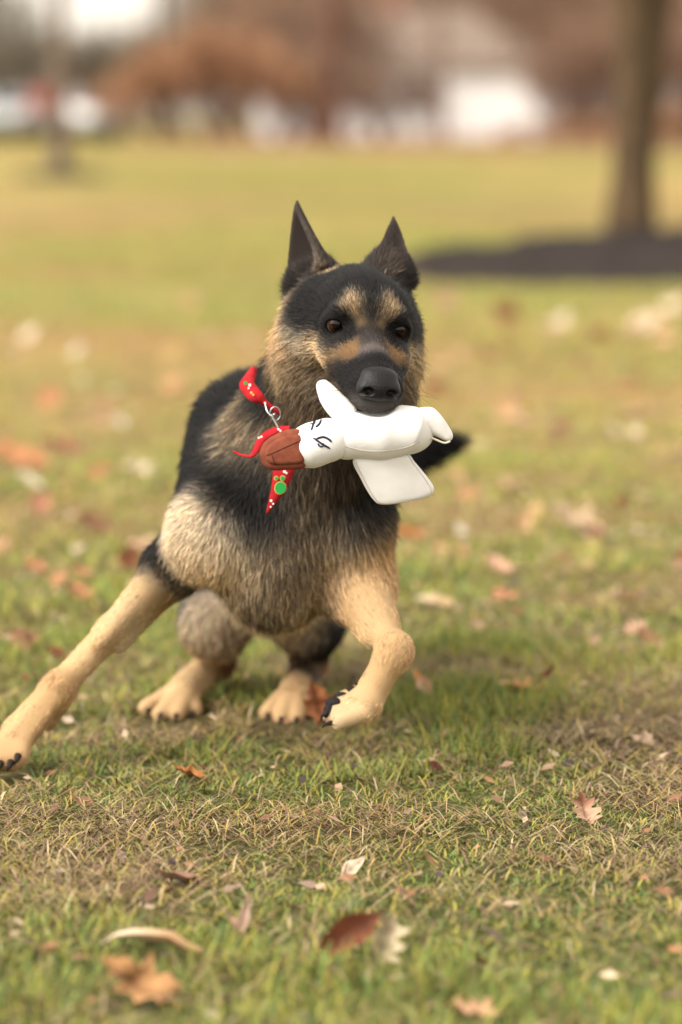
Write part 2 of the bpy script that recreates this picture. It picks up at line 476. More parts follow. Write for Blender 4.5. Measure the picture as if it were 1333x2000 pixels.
def graded(lo, hi, f0, f1, fine, coarse):
    a = np.arange(lo, f0, coarse); b = np.arange(f0, f1, fine); c = np.arange(f1, hi, coarse)
    return np.concatenate([a, b, c])
hp = np.array([H(x, f, z) for x in (-.075, .075) for f in (-.11, .12) for z in (-.09, .055)] + [earL.min(0), earL.max(0), earR.min(0), earR.max(0)])
hlo, hhi = hp.min(0) - .006, hp.max(0) + .006
xs = graded(-0.45, 0.22, hlo[0], hhi[0], 0.0016, 0.0042)
ys = graded(3.78, 5.15, hlo[1], hhi[1], 0.0016, 0.0046)
zs = graded(-0.03, hhi[2], hlo[2], hhi[2], 0.0016, 0.0040)
DOGV, DOGF = surface_nets(field(prims, xs, ys, zs), xs, ys, zs)
DOGV = relax(DOGV, DOGF, 2, 0.5)
DOGN = vnormals(DOGV, DOGF)
print("dog verts", len(DOGV))
# ---- coat colours: seeds in space (position, colour, share of dark guard hairs, spread)
BLK = (0.0095, 0.0088, 0.0088); DKB = (0.060, 0.043, 0.029); SAB = (0.225, 0.160, 0.094); TAN = (0.70, 0.47, 0.245)
GLD = (0.48, 0.27, 0.105); CRM = (0.74, 0.595, 0.415); GRY = (0.52, 0.43, 0.32); LEG = (0.60, 0.405, 0.212); ORG = (0.48, 0.295, 0.140)
BRN = (0.24, 0.12, 0.045); MUZ = (0.045, 0.037, 0.034); GTN = (0.60, 0.46, 0.29)
seeds = []
def S(p, c, dark=0.0, sig=0.030): seeds.append((np.asarray(p, float), c, dark, sig))
def B(x, y, Y, c, dark=0.0, sig=0.030): S(at(x, y, Y), c, dark, sig)
def HS(x, f, z, c, dark=0.0, sig=0.009):
    for s in ((-1, 1) if x else (1,)): S(H(s * x, f, z), c, dark, sig)
# skull and face
for v in ((0, -.09, .045), (0, -.05, .046), (0, -.02, .042), (.03, -.05, .043), (.036, -.03, .038), (.050, -.05, .02), (.058, -.06, .0), (.050, -.02, .020), (.055, -.03, .004), (0, -.006, .036), (.055, -.085, .01), (.062, -.075, -.012), (.046, -.004, .022), (0, .014, .020), (.060, -.045, -.012), (.050, -.012, .006)):
    HS(*v, BLK, 0, .012)
HS(.034, .008, .0, BLK, 0, .008); HS(.022, .012, .001, BLK, 0, .006); HS(.026, .016, -.012, BLK, .1, .008); HS(.046, .0, -.006, BLK, 0, .008); HS(.036, .010, -.012, BLK, 0, .007); HS(.033, .006, .012, BLK, 0, .005); HS(.046, .0, .010, BLK, 0, .006)
HS(.044, .006, -.020, DKB, .4, .007); HS(.036, .016, -.022, DKB, .4, .006)
HS(.013, .012, .023, (.48, .29, .125), .10, .0070); HS(.017, .006, .032, TAN, .10, .0076); HS(.008, .016, .010, GLD, .3, .0050); HS(.025, .004, .031, TAN, .25, .0062); HS(.030, .002, .025, GTN, .4, .0045); HS(.021, -.004, .040, GTN, .45, .006); HS(.044, -.004, .016, GTN, .5, .003)
HS(0, .022, .006, DKB, .4, .006); HS(0, .038, -.002, MUZ, .2, .008); HS(0, .058, -.008, (.13, .11, .10), .1, .007); HS(0, .074, -.013, BLK, 0, .008)
HS(.019, .038, -.013, (.25, .145, .068), .4, .0066); HS(.023, .046, -.020, (.20, .11, .052), .4, .0055); HS(.030, .034, -.026, (.27, .165, .08), .4, .006); HS(.043, .012, -.034, TAN, .15, .007); HS(.040, .017, -.040, (.45, .28, .13), .2, .006); HS(.038, .022, -.033, (.36, .23, .115), .35, .006); HS(.032, .040, -.036, DKB, .2, .006)
HS(.028, .056, -.040, BLK, .0, .010); HS(.022, .075, -.043, BLK, 0, .010); HS(.030, .040, -.050, BLK, 0, .009); HS(.019, .088, -.050, (.15, .135, .125), .3, .006); HS(.035, .020, -.048, BLK, 0, .008); HS(0, .10, -.058, (.09, .08, .08), .2, .007); HS(.024, .080, -.052, MUZ, .3, .006)
HS(.050, .004, -.030, CRM, .05, .009); HS(.054, -.012, -.028, TAN, .05, .010); HS(.058, -.025, -.038, CRM, .1, .011); HS(.047, .006, -.042, TAN, .05, .009); HS(.062, -.045, -.034, CRM, .2, .012); HS(.052, -.015, -.052, TAN, .15, .010); HS(.044, .0, -.058, DKB, .3, .006); HS(.050, -.012, -.064, DKB, .4, .008)
HS(.068, -.075, -.030, CRM, .2, .014); HS(.072, -.095, -.005, TAN, .2, .014); HS(.070, -.08, -.060, TAN, .3, .018); HS(0, -.03, -.10, DKB, .4, .02); HS(0, .04, -.11, BLK, 0, .02)
# ears
for e, sg in ((earL, -1), (earR, 1)):
    g = e.reshape(70, 44, 3)
    for u in range(2, 66, 7):
        for v in (3, 9, 16, 22, 28, 34, 40): S(g[u, v], (0.040, 0.031, 0.027), .0, .008)
    for u in range(26, 70, 3):
        for v in ((0,) if sg < 0 else (43,)): S(g[u, v], (0.50, 0.40, 0.28), 0, .0030)
    for u in (2, 8, 14, 20):
        if sg < 0: S(g[u, 41], GTN, .4, .0045)
    for u in (2, 9, 16):
        S(g[u, 0], GTN, .35, .006); S(g[u, 43], BLK, .1, .007)
B(648, 516, 4.04, TAN, .2, .010); B(752, 512, 4.05, TAN, .2, .009); B(790, 530, 4.03, CRM, .3, .007)
B(570, 585, 4.03, GTN, .35, .012); B(556, 640, 4.05, TAN, .2, .013)
# neck
for v in ((535, 640, 4.06, TAN, .2), (520, 690, 4.06, TAN, .35), (545, 740, 4.02, GTN, .45), (590, 720, 4.0, SAB, .3), (600, 780, 4.0, SAB, .45), (560, 800, 4.02, SAB, .5), (620, 830, 4.0, SAB, .5), (505, 740, 4.1, BLK, .2), (500, 700, 4.14, BLK, .2),
          (825, 690, 4.06, CRM, .15), (830, 750, 4.05, GTN, .3), (810, 790, 4.03, SAB, .4), (815, 640, 4.07, TAN, .3), (826, 615, 4.06, BLK, 0), (700, 800, 4.02, DKB, .4), (760, 840, 4.04, DKB, .3)):
    B(*v, sig=.022)
# trunk
for v in ((455, 850, 4.16, GTN, .5), (475, 815, 4.14, SAB, .5), (485, 880, 4.11, GTN, .55), (512, 915, 4.08, SAB, .5), (610, 940, 4.04, (.17, .12, .075), .6), (565, 955, 4.06, (.19, .135, .08), .55), (680, 930, 4.05, DKB, .5), (650, 980, 4.05, (.17, .12, .075), .6), (595, 1015, 4.05, (.22, .16, .10), .5), (560, 1050, 4.05, (.20, .15, .10), .45), (620, 1045, 4.06, (.20, .15, .10), .5), (660, 1010, 4.07, SAB, .5)):
    B(*v, sig=.022)
for v in ((500, 975, 4.075), (512, 1015, 4.06), (520, 1045, 4.055), (470, 1000, 4.09), (490, 960, 4.10), (495, 1010, 4.08), (455, 980, 4.12), (430, 930, 4.18), (400, 880, 4.25), (420, 800, 4.3), (440, 760, 4.35), (380, 950, 4.22), (400, 985, 4.16), (350, 980, 4.25), (345, 1040, 4.22), (322, 1080, 4.21), (310, 1110, 4.21), (345, 1110, 4.19),
          (725, 1010, 4.10), (745, 985, 4.15), (700, 1035, 4.08), (755, 1040, 4.18), (750, 1090, 4.2), (690, 990, 4.10), (750, 930, 4.2)):
    B(v[0], v[1] - 14, v[2], BLK, 0, .021)
for Y in (4.4, 4.55, 4.7, 4.85):
    for v in ((370, 900), (430, 790), (540, 760), (660, 790), (720, 900), (730, 1000), (380, 1020)): B(*v, Y, BLK, 0, .04)
    B(540, 1180, Y, GTN, .2, .04)
for v in ((392, 1030, 4.09, CRM, .04), (375, 1075, 4.10, CRM, .05), (365, 1040, 4.12, CRM, .05), (420, 1055, 4.07, CRM, .06), (450, 1080, 4.06, CRM, .12), (440, 1040, 4.07, CRM, .1), (410, 1110, 4.1, TAN, .1), (470, 1115, 4.08, GTN, .2), (500, 1085, 4.05, GTN, .25), (545, 1080, 4.05, SAB, .4), (540, 1115, 4.07, SAB, .4),
          (700, 1075, 4.09, CRM, .12), (745, 1055, 4.1, GLD, .15), (655, 1085, 4.07, GTN, .25), (600, 1080, 4.06, SAB, .4), (610, 1115, 4.08, SAB, .3), (680, 1110, 4.10, TAN, .1), (725, 1090, 4.11, TAN, .1)):
    B(*v, sig=.022)
for v in ((455, 1170, 4.1, GTN, .25), (490, 1200, 4.1, SAB, .3), (560, 1150, 4.08, SAB, .5), (540, 1190, 4.08, GTN, .5), (520, 1230, 4.1, SAB, .45), (570, 1225, 4.1, GTN, .4), (610, 1160, 4.1, GTN, .3), (640, 1180, 4.12, SAB, .3)):
    B(*v, sig=.018)
# forelegs
for v in ((290, 1160, 4.18, LEG, .12), (330, 1170, 4.2, ORG, .15), (240, 1170, 4.18, LEG, 0), (200, 1230, 4.15, LEG, .03), (260, 1235, 4.17, GTN, .1), (150, 1290, 4.13, LEG, 0), (115, 1350, 4.1, ORG, 0), (60, 1390, 4.08, LEG, 0), (30, 1440, 4.06, LEG, 0), (80, 1420, 4.08, ORG, .05), (5, 1480, 4.05, ORG, .1),
          (730, 1150, 4.1, LEG, .05), (765, 1180, 4.08, LEG, 0), (700, 1180, 4.1, ORG, .05), (755, 1230, 4.05, LEG, 0), (780, 1270, 4.02, LEG, 0), (755, 1300, 4.01, ORG, 0), (730, 1350, 4.0, LEG, 0), (690, 1370, 3.98, LEG, 0), (660, 1400, 3.98, GTN, .05), (655, 1170, 4.12, ORG, .1)):
    B(*v, sig=.022)
# hind legs, tail
for v in ((400, 1180, 4.52, GRY, .1), (410, 1230, 4.5, GTN, .1), (440, 1260, 4.52, SAB, .15), (374, 1180, 4.6, BLK, 0), (372, 1130, 4.65, BLK, 0), (400, 1310, 4.55, LEG, .0), (350, 1360, 4.48, LEG, 0), (310, 1395, 4.46, LEG, .05), (370, 1395, 4.46, ORG, .1), (440, 1300, 4.62, BRN, .1),
          (560, 1230, 4.52, GTN, .1), (590, 1200, 4.52, GTN, .15), (585, 1270, 4.52, GTN, .15), (660, 1240, 4.58, BLK, 0), (645, 1280, 4.58, BLK, 0), (665, 1200, 4.6, BLK, 0), (600, 1310, 4.6, BRN, .1), (580, 1340, 4.52, ORG, .05), (560, 1390, 4.45, LEG, .05), (600, 1395, 4.46, ORG, .1),
          (600, 890, 4.95, BLK, 0), (700, 905, 5.0, BLK, 0), (800, 890, 5.0, BLK, 0), (895, 864, 4.97, BLK, 0)):
    B(*v, sig=.026)
SP = np.array([s[0] for s in seeds]); SC = np.array([s[1] for s in seeds]); SD = np.array([s[2] for s in seeds]); SS = np.array([s[3] for s in seeds])
def coat(P):
    C = np.empty((len(P), 3)); D = np.empty(len(P))
    for i in range(0, len(P), 20000):
        q = P[i:i + 20000]
        d2 = ((q[:, None] - SP[None]) ** 2).sum(-1)
        l = -d2 / (2 * SS ** 2)[None]
        l -= l.max(1, keepdims=True)
        w = np.exp(l); w = w ** 1.3; w /= w.sum(1, keepdims=True)
        C[i:i + 20000] = np.exp(w @ np.log(SC)); D[i:i + 20000] = w @ SD
    return C, D

dog_me = np_mesh("dog", DOGV, DOGF)
vc, vd = coat(DOGV)
add_col(dog_me, vc * (1 - 0.45 * vd)[:, None] * 0.75)
M_skin = mat("dog_undercoat", rough=0.85, spec=0.1, attr="Col")
dog = link("dog", dog_me, M_skin)
tag(dog, "black and tan shepherd dog running with a white toy bird in its mouth", "dog")

# ---- fur
wsum = np.zeros(len(DOGV)); flow = np.zeros((len(DOGV), 3)); flen = np.zeros(len(DOGV))
for p in prims:
    if p.sub: continue
    if p.kind == 'pts':
        d = np.full(len(DOGV), 1.0)
        lo, hi = p.bounds()
        m = ((DOGV > lo - .01) & (DOGV < hi + .01)).all(1)
        q = DOGV[m]; dd = np.empty(len(q))
        for i in range(0, len(q), 2000): dd[i:i + 2000] = np.sqrt(((q[i:i + 2000, None] - p.pts[None, ::2]) ** 2).sum(-1).min(1))
        d[m] = dd - p.rad
        w = np.exp(-np.clip(d, -.004, None) / 0.003)
    else:
        d = p.dist(DOGV)
        w = np.exp(-np.clip(d, -.012, None) / (0.004 + 0.25 * p.k))
    wsum += w; flow += w[:, None] * p.flow; flen += w * p.len
flen /= wsum; flow = nrm(flow)
T3 = np.concatenate([DOGF[:, [0, 1, 2]], DOGF[:, [0, 2, 3]]])
tc = DOGV[T3].mean(1)
tn = np.cross(DOGV[T3[:, 1]] - DOGV[T3[:, 0]], DOGV[T3[:, 2]] - DOGV[T3[:, 0]])
ta = np.linalg.norm(tn, axis=1) / 2; tn = nrm(tn)
hd = to_head(tc)
is_head = (np.abs(hd[:, 0]) < .09) & (hd[:, 1] > -.14) & (hd[:, 2] > -.085) & (tc[:, 1] < 4.15)
dens = np.where(is_head, 4.6, 1.0) * (1 + 1.2 * np.exp(-((tc[:, 1] - 4.1) / .18) ** 2))
facing = (tn * nrm(np.array([0, 0, CAM_H]) - tc)).sum(1)
dens *= np.clip((facing + 0.75) / 0.5, 0.0, 1)
# bare skin: eyes, nose, mouth gap
for s in (-1, 1):
    c, g = EYES[s]; q = tc - (c + g * .009); dens[np.linalg.norm(q, axis=1) < .0125] = 0
nose_c = H(0, 0.103, -0.034)
qn = (tc - nose_c) @ HM
dens[((qn / np.array([.0215, .016, .019])) ** 2).sum(1) < 1] = 0
NH = 360000
pr = ta * dens; pr /= pr.sum()
ti = rng.choice(len(T3), NH, p=pr)
u = rng.random((NH, 2)); fl = u.sum(1) > 1; u[fl] = 1 - u[fl]
bw = np.stack([1 - u.sum(1), u[:, 0], u[:, 1]], 1)
def bary(X): return np.einsum('ij,ij...->i...', bw, X[T3[ti]])
root = bary(DOGV); nor = nrm(bary(DOGN)); fd = nrm(bary(flow)); ln = bary(flen)
hh = is_head[ti]; hroot = to_head(root)
tang = nrm(fd - (fd * nor).sum(1, keepdims=True) * nor)
# tufts: neighbouring hairs share a lean
def cell_noise(P, size, seed):
    k = np.floor(P / size + rng.normal(0, .22, P.shape)).astype(np.int64)
    h = (k[:, 0] * 73856093) ^ (k[:, 1] * 19349663) ^ (k[:, 2] * 83492791) ^ seed
    out = []
    for j in range(3):
        h = (h * 6364136223846793005 + 1442695040888963407) & 0x7FFFFFFFFFFFFFFF
        out.append(((h >> 33) % 10007) / 10007.0 - .5)
    return np.stack(out, 1)
tsz = np.clip(ln * .55, .003, .012)[:, None]
amp = np.where(hh, np.clip((ln - .003) / .015, .12, 1.0), np.clip((ln - .009) / .013, .03, .85))[:, None]
cl = (cell_noise(root / tsz, 1.0, 7) + cell_noise(root / (tsz * 2.7), 1.0, 29) * .55) * amp
lift = np.where(hh, .20, np.where(ln < .012, .15, .26)) + np.clip((ln - .02) * 6, -.08, .16)
ln = ln * rng.uniform(.55, 1.15, NH) * np.where(rng.random(NH) < .03, 1.25, 1)
d0 = nrm(tang * (1 - lift)[:, None] + nor * (lift * 1.5)[:, None] + cl * .45 + rng.normal(0, 1, (NH, 3)) * np.clip(ln * 9, .06, .14)[:, None])
K = 5
pts = np.empty((NH, K, 3), np.float32)
pos = root - nor * .0006; pts[:, 0] = pos
for i in range(1, K):
    t = i / (K - 1)
    inward = np.minimum((d0 * nor).sum(1), 0)[:, None]
    d = nrm(d0 - inward * nor + tang * (.55 * t) - nor * (.16 * t) + np.array([0, 0, -1]) * np.clip((ln - .02) * 10, 0, .3)[:, None] * t)
    pos = pos + d * (ln / (K - 1))[:, None]
    pts[:, i] = pos
jit = np.where(hh, .0034, .006)[:, None]
hc, hdk = coat(pts[:, 2].astype(float) - nor * (ln * .15)[:, None] + rng.normal(0, 1, (NH, 3)) * jit)
isdark = rng.random(NH) < hdk * 1.15
streak = 1 + cell_noise(root / np.clip(ln * .30, .0022, .007)[:, None], 1.0, 91)[:, :1] * .75 * np.clip(ln / .012, .6, 1)[:, None]
leg = (ln < .011) & ~hh
hc = hc * streak * np.where(leg, rng.uniform(.45, 1.45, NH), rng.uniform(.62, 1.38, NH))[:, None] * (1 + rng.normal(0, .05, (NH, 3)))
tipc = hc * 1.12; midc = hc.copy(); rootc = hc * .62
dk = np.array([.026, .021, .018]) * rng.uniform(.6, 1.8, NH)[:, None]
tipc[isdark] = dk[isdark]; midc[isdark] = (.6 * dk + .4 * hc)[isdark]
WH = []
for sgn in (-1, 1):
    for k in range(11):
        q0 = H(sgn * (.022 + .003 * (k % 3)), .082 - .010 * (k // 3), -.040 - .005 * (k % 3)); dv = nrm(HX * sgn * 1.0 + HF * rng.uniform(-.2, .5) + HZ * rng.uniform(-.7, .15))
        WH.append([q0 + dv * (rng.uniform(.035, .055) * t) + HZ * (-.010 * t * t) for t in np.linspace(0, 1, K)])
WH = np.array(WH)
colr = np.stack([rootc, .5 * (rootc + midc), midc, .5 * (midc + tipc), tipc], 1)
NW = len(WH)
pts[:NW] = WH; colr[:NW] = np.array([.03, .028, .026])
rad0 = np.where(hh, .00024, np.where(ln < .012, .00027, .00028)) * (1 + .5 * np.exp(-((root[:, 1] - 4.7) / .2) ** 2))
rad0[:NW] = .00016
prof = np.array([1.0, 1.0, .85, .55, .12])
fur_c = bpy.data.hair_curves.new("fur")
fur_c.add_curves([K] * NH)
fur_c.position_data.foreach_set("vector", pts.astype(np.float32).ravel())
ra = fur_c.attributes.get("radius") or fur_c.attributes.new("radius", 'FLOAT', 'POINT')
ra.data.foreach_set("value", (rad0[:, None] * prof[None]).astype(np.float32).ravel())
ca_ = fur_c.attributes.new("Col", 'FLOAT_COLOR', 'POINT')
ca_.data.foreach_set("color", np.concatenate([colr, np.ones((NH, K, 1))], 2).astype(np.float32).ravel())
M_fur = mat("dog_fur", rough=0.48, spec=0.20, attr="Col")
fur_c.materials.append(M_fur)
fur = bpy.data.objects.new("fur", fur_c); COL.objects.link(fur); fur.parent = dog
fur["kind"] = "stuff"

# ---- eyes
def uv_ball(c, g, r, nu=40, nv=32, bulge=0.0):
    g = nrm(g); a = nrm(np.cross(g, [0, 0, 1])); b = np.cross(a, g)
    th = np.linspace(0, np.pi, nv); ph = np.arange(nu) * 2 * np.pi / nu
    T, Pp = np.meshgrid(th, ph, indexing='ij')
    rr = r * (1 + bulge * np.exp(-(T / .5) ** 2))
    V = c + rr[..., None] * (np.cos(T)[..., None] * g + np.sin(T)[..., None] * (np.cos(Pp)[..., None] * a + np.sin(Pp)[..., None] * b))
    i = np.arange(nv - 1)[:, None]; j = np.arange(nu)[None]
    F = np.stack([i * nu + j, (i + 1) * nu + j, (i + 1) * nu + (j + 1) % nu, i * nu + (j + 1) % nu], -1).reshape(-1, 4)
    return V.reshape(-1, 3), F, T.ravel(), Pp.ravel()
M_eye = mat("eye_wet", rough=0.04, spec=0.35, attr="Col")
for s in (-1, 1):
    c, g = EYES[s]
    gaze = nrm(HF + HX * (.08 + s * .12) + HZ * .10)
    V, F, T, Pp = uv_ball(c - g * .0016, gaze, .0112, bulge=.03)
    colv = np.empty((len(V), 3))
    iris = np.array([.022, .0075, .003])[None] * (1 + .8 * np.sin(Pp * 17)[:, None] * .2) * (0.6 + 1.1 * np.clip((T - .25) / .4, 0, 1))[:, None]
    colv[:] = (.16, .12, .10)
    colv[T < .90] = (.012, .008, .006)
    colv[T < .84] = iris[T < .84]
    colv[T < .42] = (.003, .003, .003)
    me = np_mesh("eye", V, F); add_col(me, colv)
    link("eye", me, M_eye, dog)

# ---- nose leather
HMr = HM
np_ = [ell(H(0, .0975, -.0300), (.0205, .0135, .0145), HM, k=.006), ell(H(0, .0945, -.0205), (.0180, .0105, .0080), HM, k=.006), ell(H(0, .103, -.034), (.0150, .0105, .0120), HM, k=.006)]
for s in (-1, 1):
    np_.append(ell(H(s * .0128, .1010, -.0345), (.0100, .0105, .0105), HM, k=.004))
for s in (-1, 1):
    np_.append(Prim('ell', c=H(s * .0118, .1140, -.0345), r=np.array([.0062, .0095, .0046]), R=HM, sub=True, k=.0018))
    np_.append(Prim('cone', a=H(s * .0150, .1110, -.0365), b=H(s * .0235, .1020, -.0400), ra=.0026, rb=.0018, sub=True, k=.0015))
np_.append(Prim('cone', a=H(0, .1150, -.0375), b=H(0, .110, -.054), ra=.0013, rb=.0013, sub=True, k=.0015))
NV, NF = sdf_mesh("nose", np_, .0008, 1)
M_nose = mat("nose_leather", (.0065, .006, .006), rough=.48, spec=.28, bump=(600, .8, .0008))
nose = link("nose", np_mesh("nose", NV, NF), M_nose, dog)

# ---- paw pads and claws
M_pad = mat("paw_pad", (.022, .020, .020), rough=.95, spec=.08, bump=(700, .5, .0005))
M_claw = mat("claw_horn", (.022, .016, .012), rough=.75, spec=.15)
for (x, y, Y, r) in ((690, 1351, 4.034, (.009, .009, .006)), (668, 1362, 4.026, (.009, .009, .006)), (652, 1374, 4.012, (.009, .010, .007)), (642, 1391, 3.998, (.006, .009, .009))):
    V, F = sdf_mesh("p", [ell(at(x, y, Y), r)], .0012)
    link("paw_pad", np_mesh("paw_pad", V, F), M_pad, dog)
def claw(a, b, c, r=.0038):
    P = smooth_path([a, b, c], 6); V, F = tube(P, np.linspace(r, .0006, len(P)), 8)
    link("claw", np_mesh("claw", V, F), M_claw, dog)
claw(at(652, 1411, 3.983), at(638, 1414, 3.98), at(629, 1421, 3.98), .0032)
claw(at(640, 1392, 3.99), at(630, 1398, 3.99), at(627, 1408, 3.99), .003)
claw(at(700, 1340, 4.02), at(694, 1333, 4.02), at(692, 1322, 4.03), .002)
for (x, y, Y) in ((-14, 1488, 4.05), (2, 1496, 4.045), (22, 1494, 4.045), (36, 1482, 4.05)):
    claw(at(x, y - 6, Y), at(x - 4, y + 4, Y - .008), at(x - 8, y + 12, Y - .006), .0042)
claw(at(88, 1416, 4.14), at(84, 1424, 4.135), at(86, 1432, 4.135), .003)
for (x, y, Y) in ((290, 1402, 4.475), (314, 1412, 4.45), (345, 1413, 4.45), (377, 1408, 4.475), (524, 1412, 4.455), (550, 1420, 4.435), (580, 1420, 4.435), (606, 1408, 4.455)):
    claw(at(x, y - 3, Y) + UP, at(x - 2, y + 5, Y - .01) + UP, at(x - 3, y + 12, Y - .008) + UP, .0034)
# ================================================================= the toy in its mouth
TY = 3.882
def plane_frame(c, u, n):
    """orthonormal frame: u along, n towards the viewer side"""
    n = nrm(n); u = nrm(u - (u @ n) * n); v = np.cross(n, u)
    return c, u, v, n
def px_poly(pts, Y, c): return [((x - c[0]) * Y / FPX, (c[1] - y) * Y / FPX) for x, y in pts]
def pad_at(outline, c, Y, half, puff=0., tilt=(0, 0), bend=0., h=.0012, edge=None, bend_axis=0):
    """stuffed flat piece whose outline is given around c, turned by tilt (about its own u and v axes)"""
    poly = np.array(px_poly(outline, Y, c))
    V, F = pad_mesh("pad", poly, half, h, puff, edge)
    if bend:
        V[:, 2] += bend * (V[:, bend_axis] ** 2)
    R = np.array(Matrix.Rotation(tilt[0], 3, 'X') @ Matrix.Rotation(tilt[1], 3, 'Y'))
    V = V @ R.T
    o = at(c[0], c[1], Y)
    W = o + V[:, :1] * np.array([1, 0, 0]) + V[:, 1:2] * UPV - V[:, 2:3] * FWD
    # pad normal axis (+w) faces the camera side
    return W, F
M_plush = mat("white_plush", (.76, .745, .715), rough=.98, spec=.05, noise=(45, (.70, .68, .64), .45, .75), bump=(70, .22, .003), **{'Sheen Weight': .25})
M_bill = mat("brown_felt", (.205, .062, .035), rough=.95, spec=.1, noise=(160, (.15, .042, .025), .35, .7), bump=(1300, .6, .0006))
M_thread = mat("dark_thread", (.02, .02, .045), rough=.7)
M_seam = mat("cream_seam", (.62, .54, .42), rough=.9)
toy = empty("plush_toy", at(745, 845, TY))
tag(toy, "white plush duck toy with a brown bill gripped crosswise in the dog's mouth", "toy")
M3 = np.stack([[1, 0, 0], -FWD, UPV], 1)
V, F = sdf_mesh("b", [cone(at(688, 846, TY), .0245, at(745, 842, TY), .0275, k=.01), cone(at(745, 842, TY), .0275, at(800, 842, TY + .004), .0235, k=.01), cone(at(800, 842, TY), .022, at(826, 852, TY + .006), .006, k=.012),
                      cone(at(690, 850, TY), .022, at(672, 858, TY - .002), .019, k=.01),
                      # squeezed where the upper jaw bites down
                      Prim('ell', c=H(0, .072, -.054), r=np.array([.024, .045, .013]), R=HM, sub=True, k=.008)], .0014, 2)
link("body", np_mesh("body", V, F), M_plush, toy)
hv, hf = sdf_mesh("h", [cone(at(606, 871, TY - .012), .0205, at(640, 860, TY - .010), .0225, k=.01), cone(at(583, 876, TY - .012), .0165, at(606, 871, TY - .012), .0205, k=.01)], .0012, 1)
toy_head = link("head", np_mesh("head", hv, hf), M_plush, toy)
# bill: padded, with a stitched rim and a middle seam
bill_o = smooth_poly([(592, 842), (566, 838), (538, 848), (516, 864), (507, 884), (512, 905), (528, 918), (562, 918), (597, 912), (598, 878)], 6)
W, F = pad_at(bill_o, (552, 880), TY - .018, .0075, .0, (0.05, -.15), h=.0011)
bill = link("bill", np_mesh("bill", W, F), M_bill, toy)
bill_i = smooth_poly([(592, 852), (568, 848), (542, 857), (524, 870), (517, 885), (521, 900), (533, 908), (562, 908), (594, 903), (596, 878)], 6)
W, F = pad_at(bill_i, (552, 880), TY - .0245, .0038, .0025, (0.05, -.15), h=.0009)
link("bill_panel", np_mesh("bill_panel", W, F), M_bill, bill)
bp_bvh = BVHTree.FromPolygons([tuple(v) for v in W], [tuple(int(i) for i in f) for f in F])
M_bseam = mat("seam_thread", (.09, .025, .015), rough=.9)
for path in ([(518, 891), (548, 878), (592, 858)], [(531, 886), (534, 896), (537, 907)]):
    sp = []
    for x, y in smooth_path(path, 10):
        d = Vector(at(x, y, 4.0) - np.array([0, 0, CAM_H])).normalized(); hit = bp_bvh.ray_cast(Vector((0, 0, CAM_H)), d)
        if hit[0] is not None: sp.append(np.array(hit[0]))
    if len(sp) > 4:
        V, F = tube(np.array(sp), .0007, 6); link("seam", np_mesh("seam", V, F), M_bseam, bill)
wing = smooth_poly([(690, 893), (740, 890), (792, 881), (812, 903), (842, 943), (850, 962), (838, 976), (795, 984), (748, 988), (728, 976), (705, 935)], 6)
W, F = pad_at(wing, (770, 935), TY + .004, .0052, .0015, (.35, .1), bend=-1.5)
wing1 = link("wing", np_mesh("wing", W, F), M_plush, toy)
wing = smooth_poly([(617, 752), (629, 742), (642, 746), (668, 768), (698, 796), (690, 830), (660, 824), (640, 808), (624, 783)], 6)
W, F = pad_at(wing, (655, 785), TY - .006, .0060, .001, (-.2, .25))
link("wing", np_mesh("wing", W, F), M_plush, toy)
tail = smooth_poly([(806, 802), (840, 794), (858, 806), (874, 828), (886, 852), (877, 863), (850, 852), (824, 842), (806, 836)], 6)
W, F = pad_at(tail, (845, 825), TY + .002, .0085, .002, (.45, -.1))
tl = link("tail", np_mesh("tail", W, F), M_plush, toy)
V, F = tube(smooth_path([at(x, y, TY - .004) for x, y in ((831, 851), (850, 858), (868, 865), (880, 862))], 6), .0011, 6)
link("seam", np_mesh("seam", V, F), M_seam, tl)
# seams sewn into the cloth
def sew(obj, path, r, parent, m):
    me_ = obj.data; n_ = len(me_.vertices); co = np.empty(n_ * 3, np.float32); me_.vertices.foreach_get("co", co)
    base = np.array(toy.location); co = co.reshape(-1, 3) + base
    bv = BVHTree.FromPolygons([tuple(v) for v in co], [tuple(q.vertices) for q in me_.polygons]); sp = []
    for x, y in path:
        d = Vector(at(x, y, 4.0) - np.array([0, 0, CAM_H])).normalized(); hit = bv.ray_cast(Vector((0, 0, CAM_H)), d)
        if hit[0] is not None: sp.append(np.array(hit[0]))
    if len(sp) > 4:
        V, F = tube(np.array(sp), r, 6); link("seam", np_mesh("seam", V, F), m, parent)
M_stitch = mat("white_stitch", (.50, .46, .40), rough=.95)
wo = smooth_poly([(690, 893), (740, 890), (792, 881), (812, 903), (842, 943), (850, 962), (838, 976), (795, 984), (748, 988), (728, 976), (705, 935)], 6)
sew(wing1, wo[10:] * .90 + np.array([770, 935]) * .10, .0005, wing1, M_stitch)
toy_body = [o for o in toy.children if o.name.split(".")[0] == "body"][0]
sew(toy_body, smooth_path([(676, 872), (710, 880), (750, 881), (790, 875), (820, 862)], 8), .0006, toy_body, M_stitch)
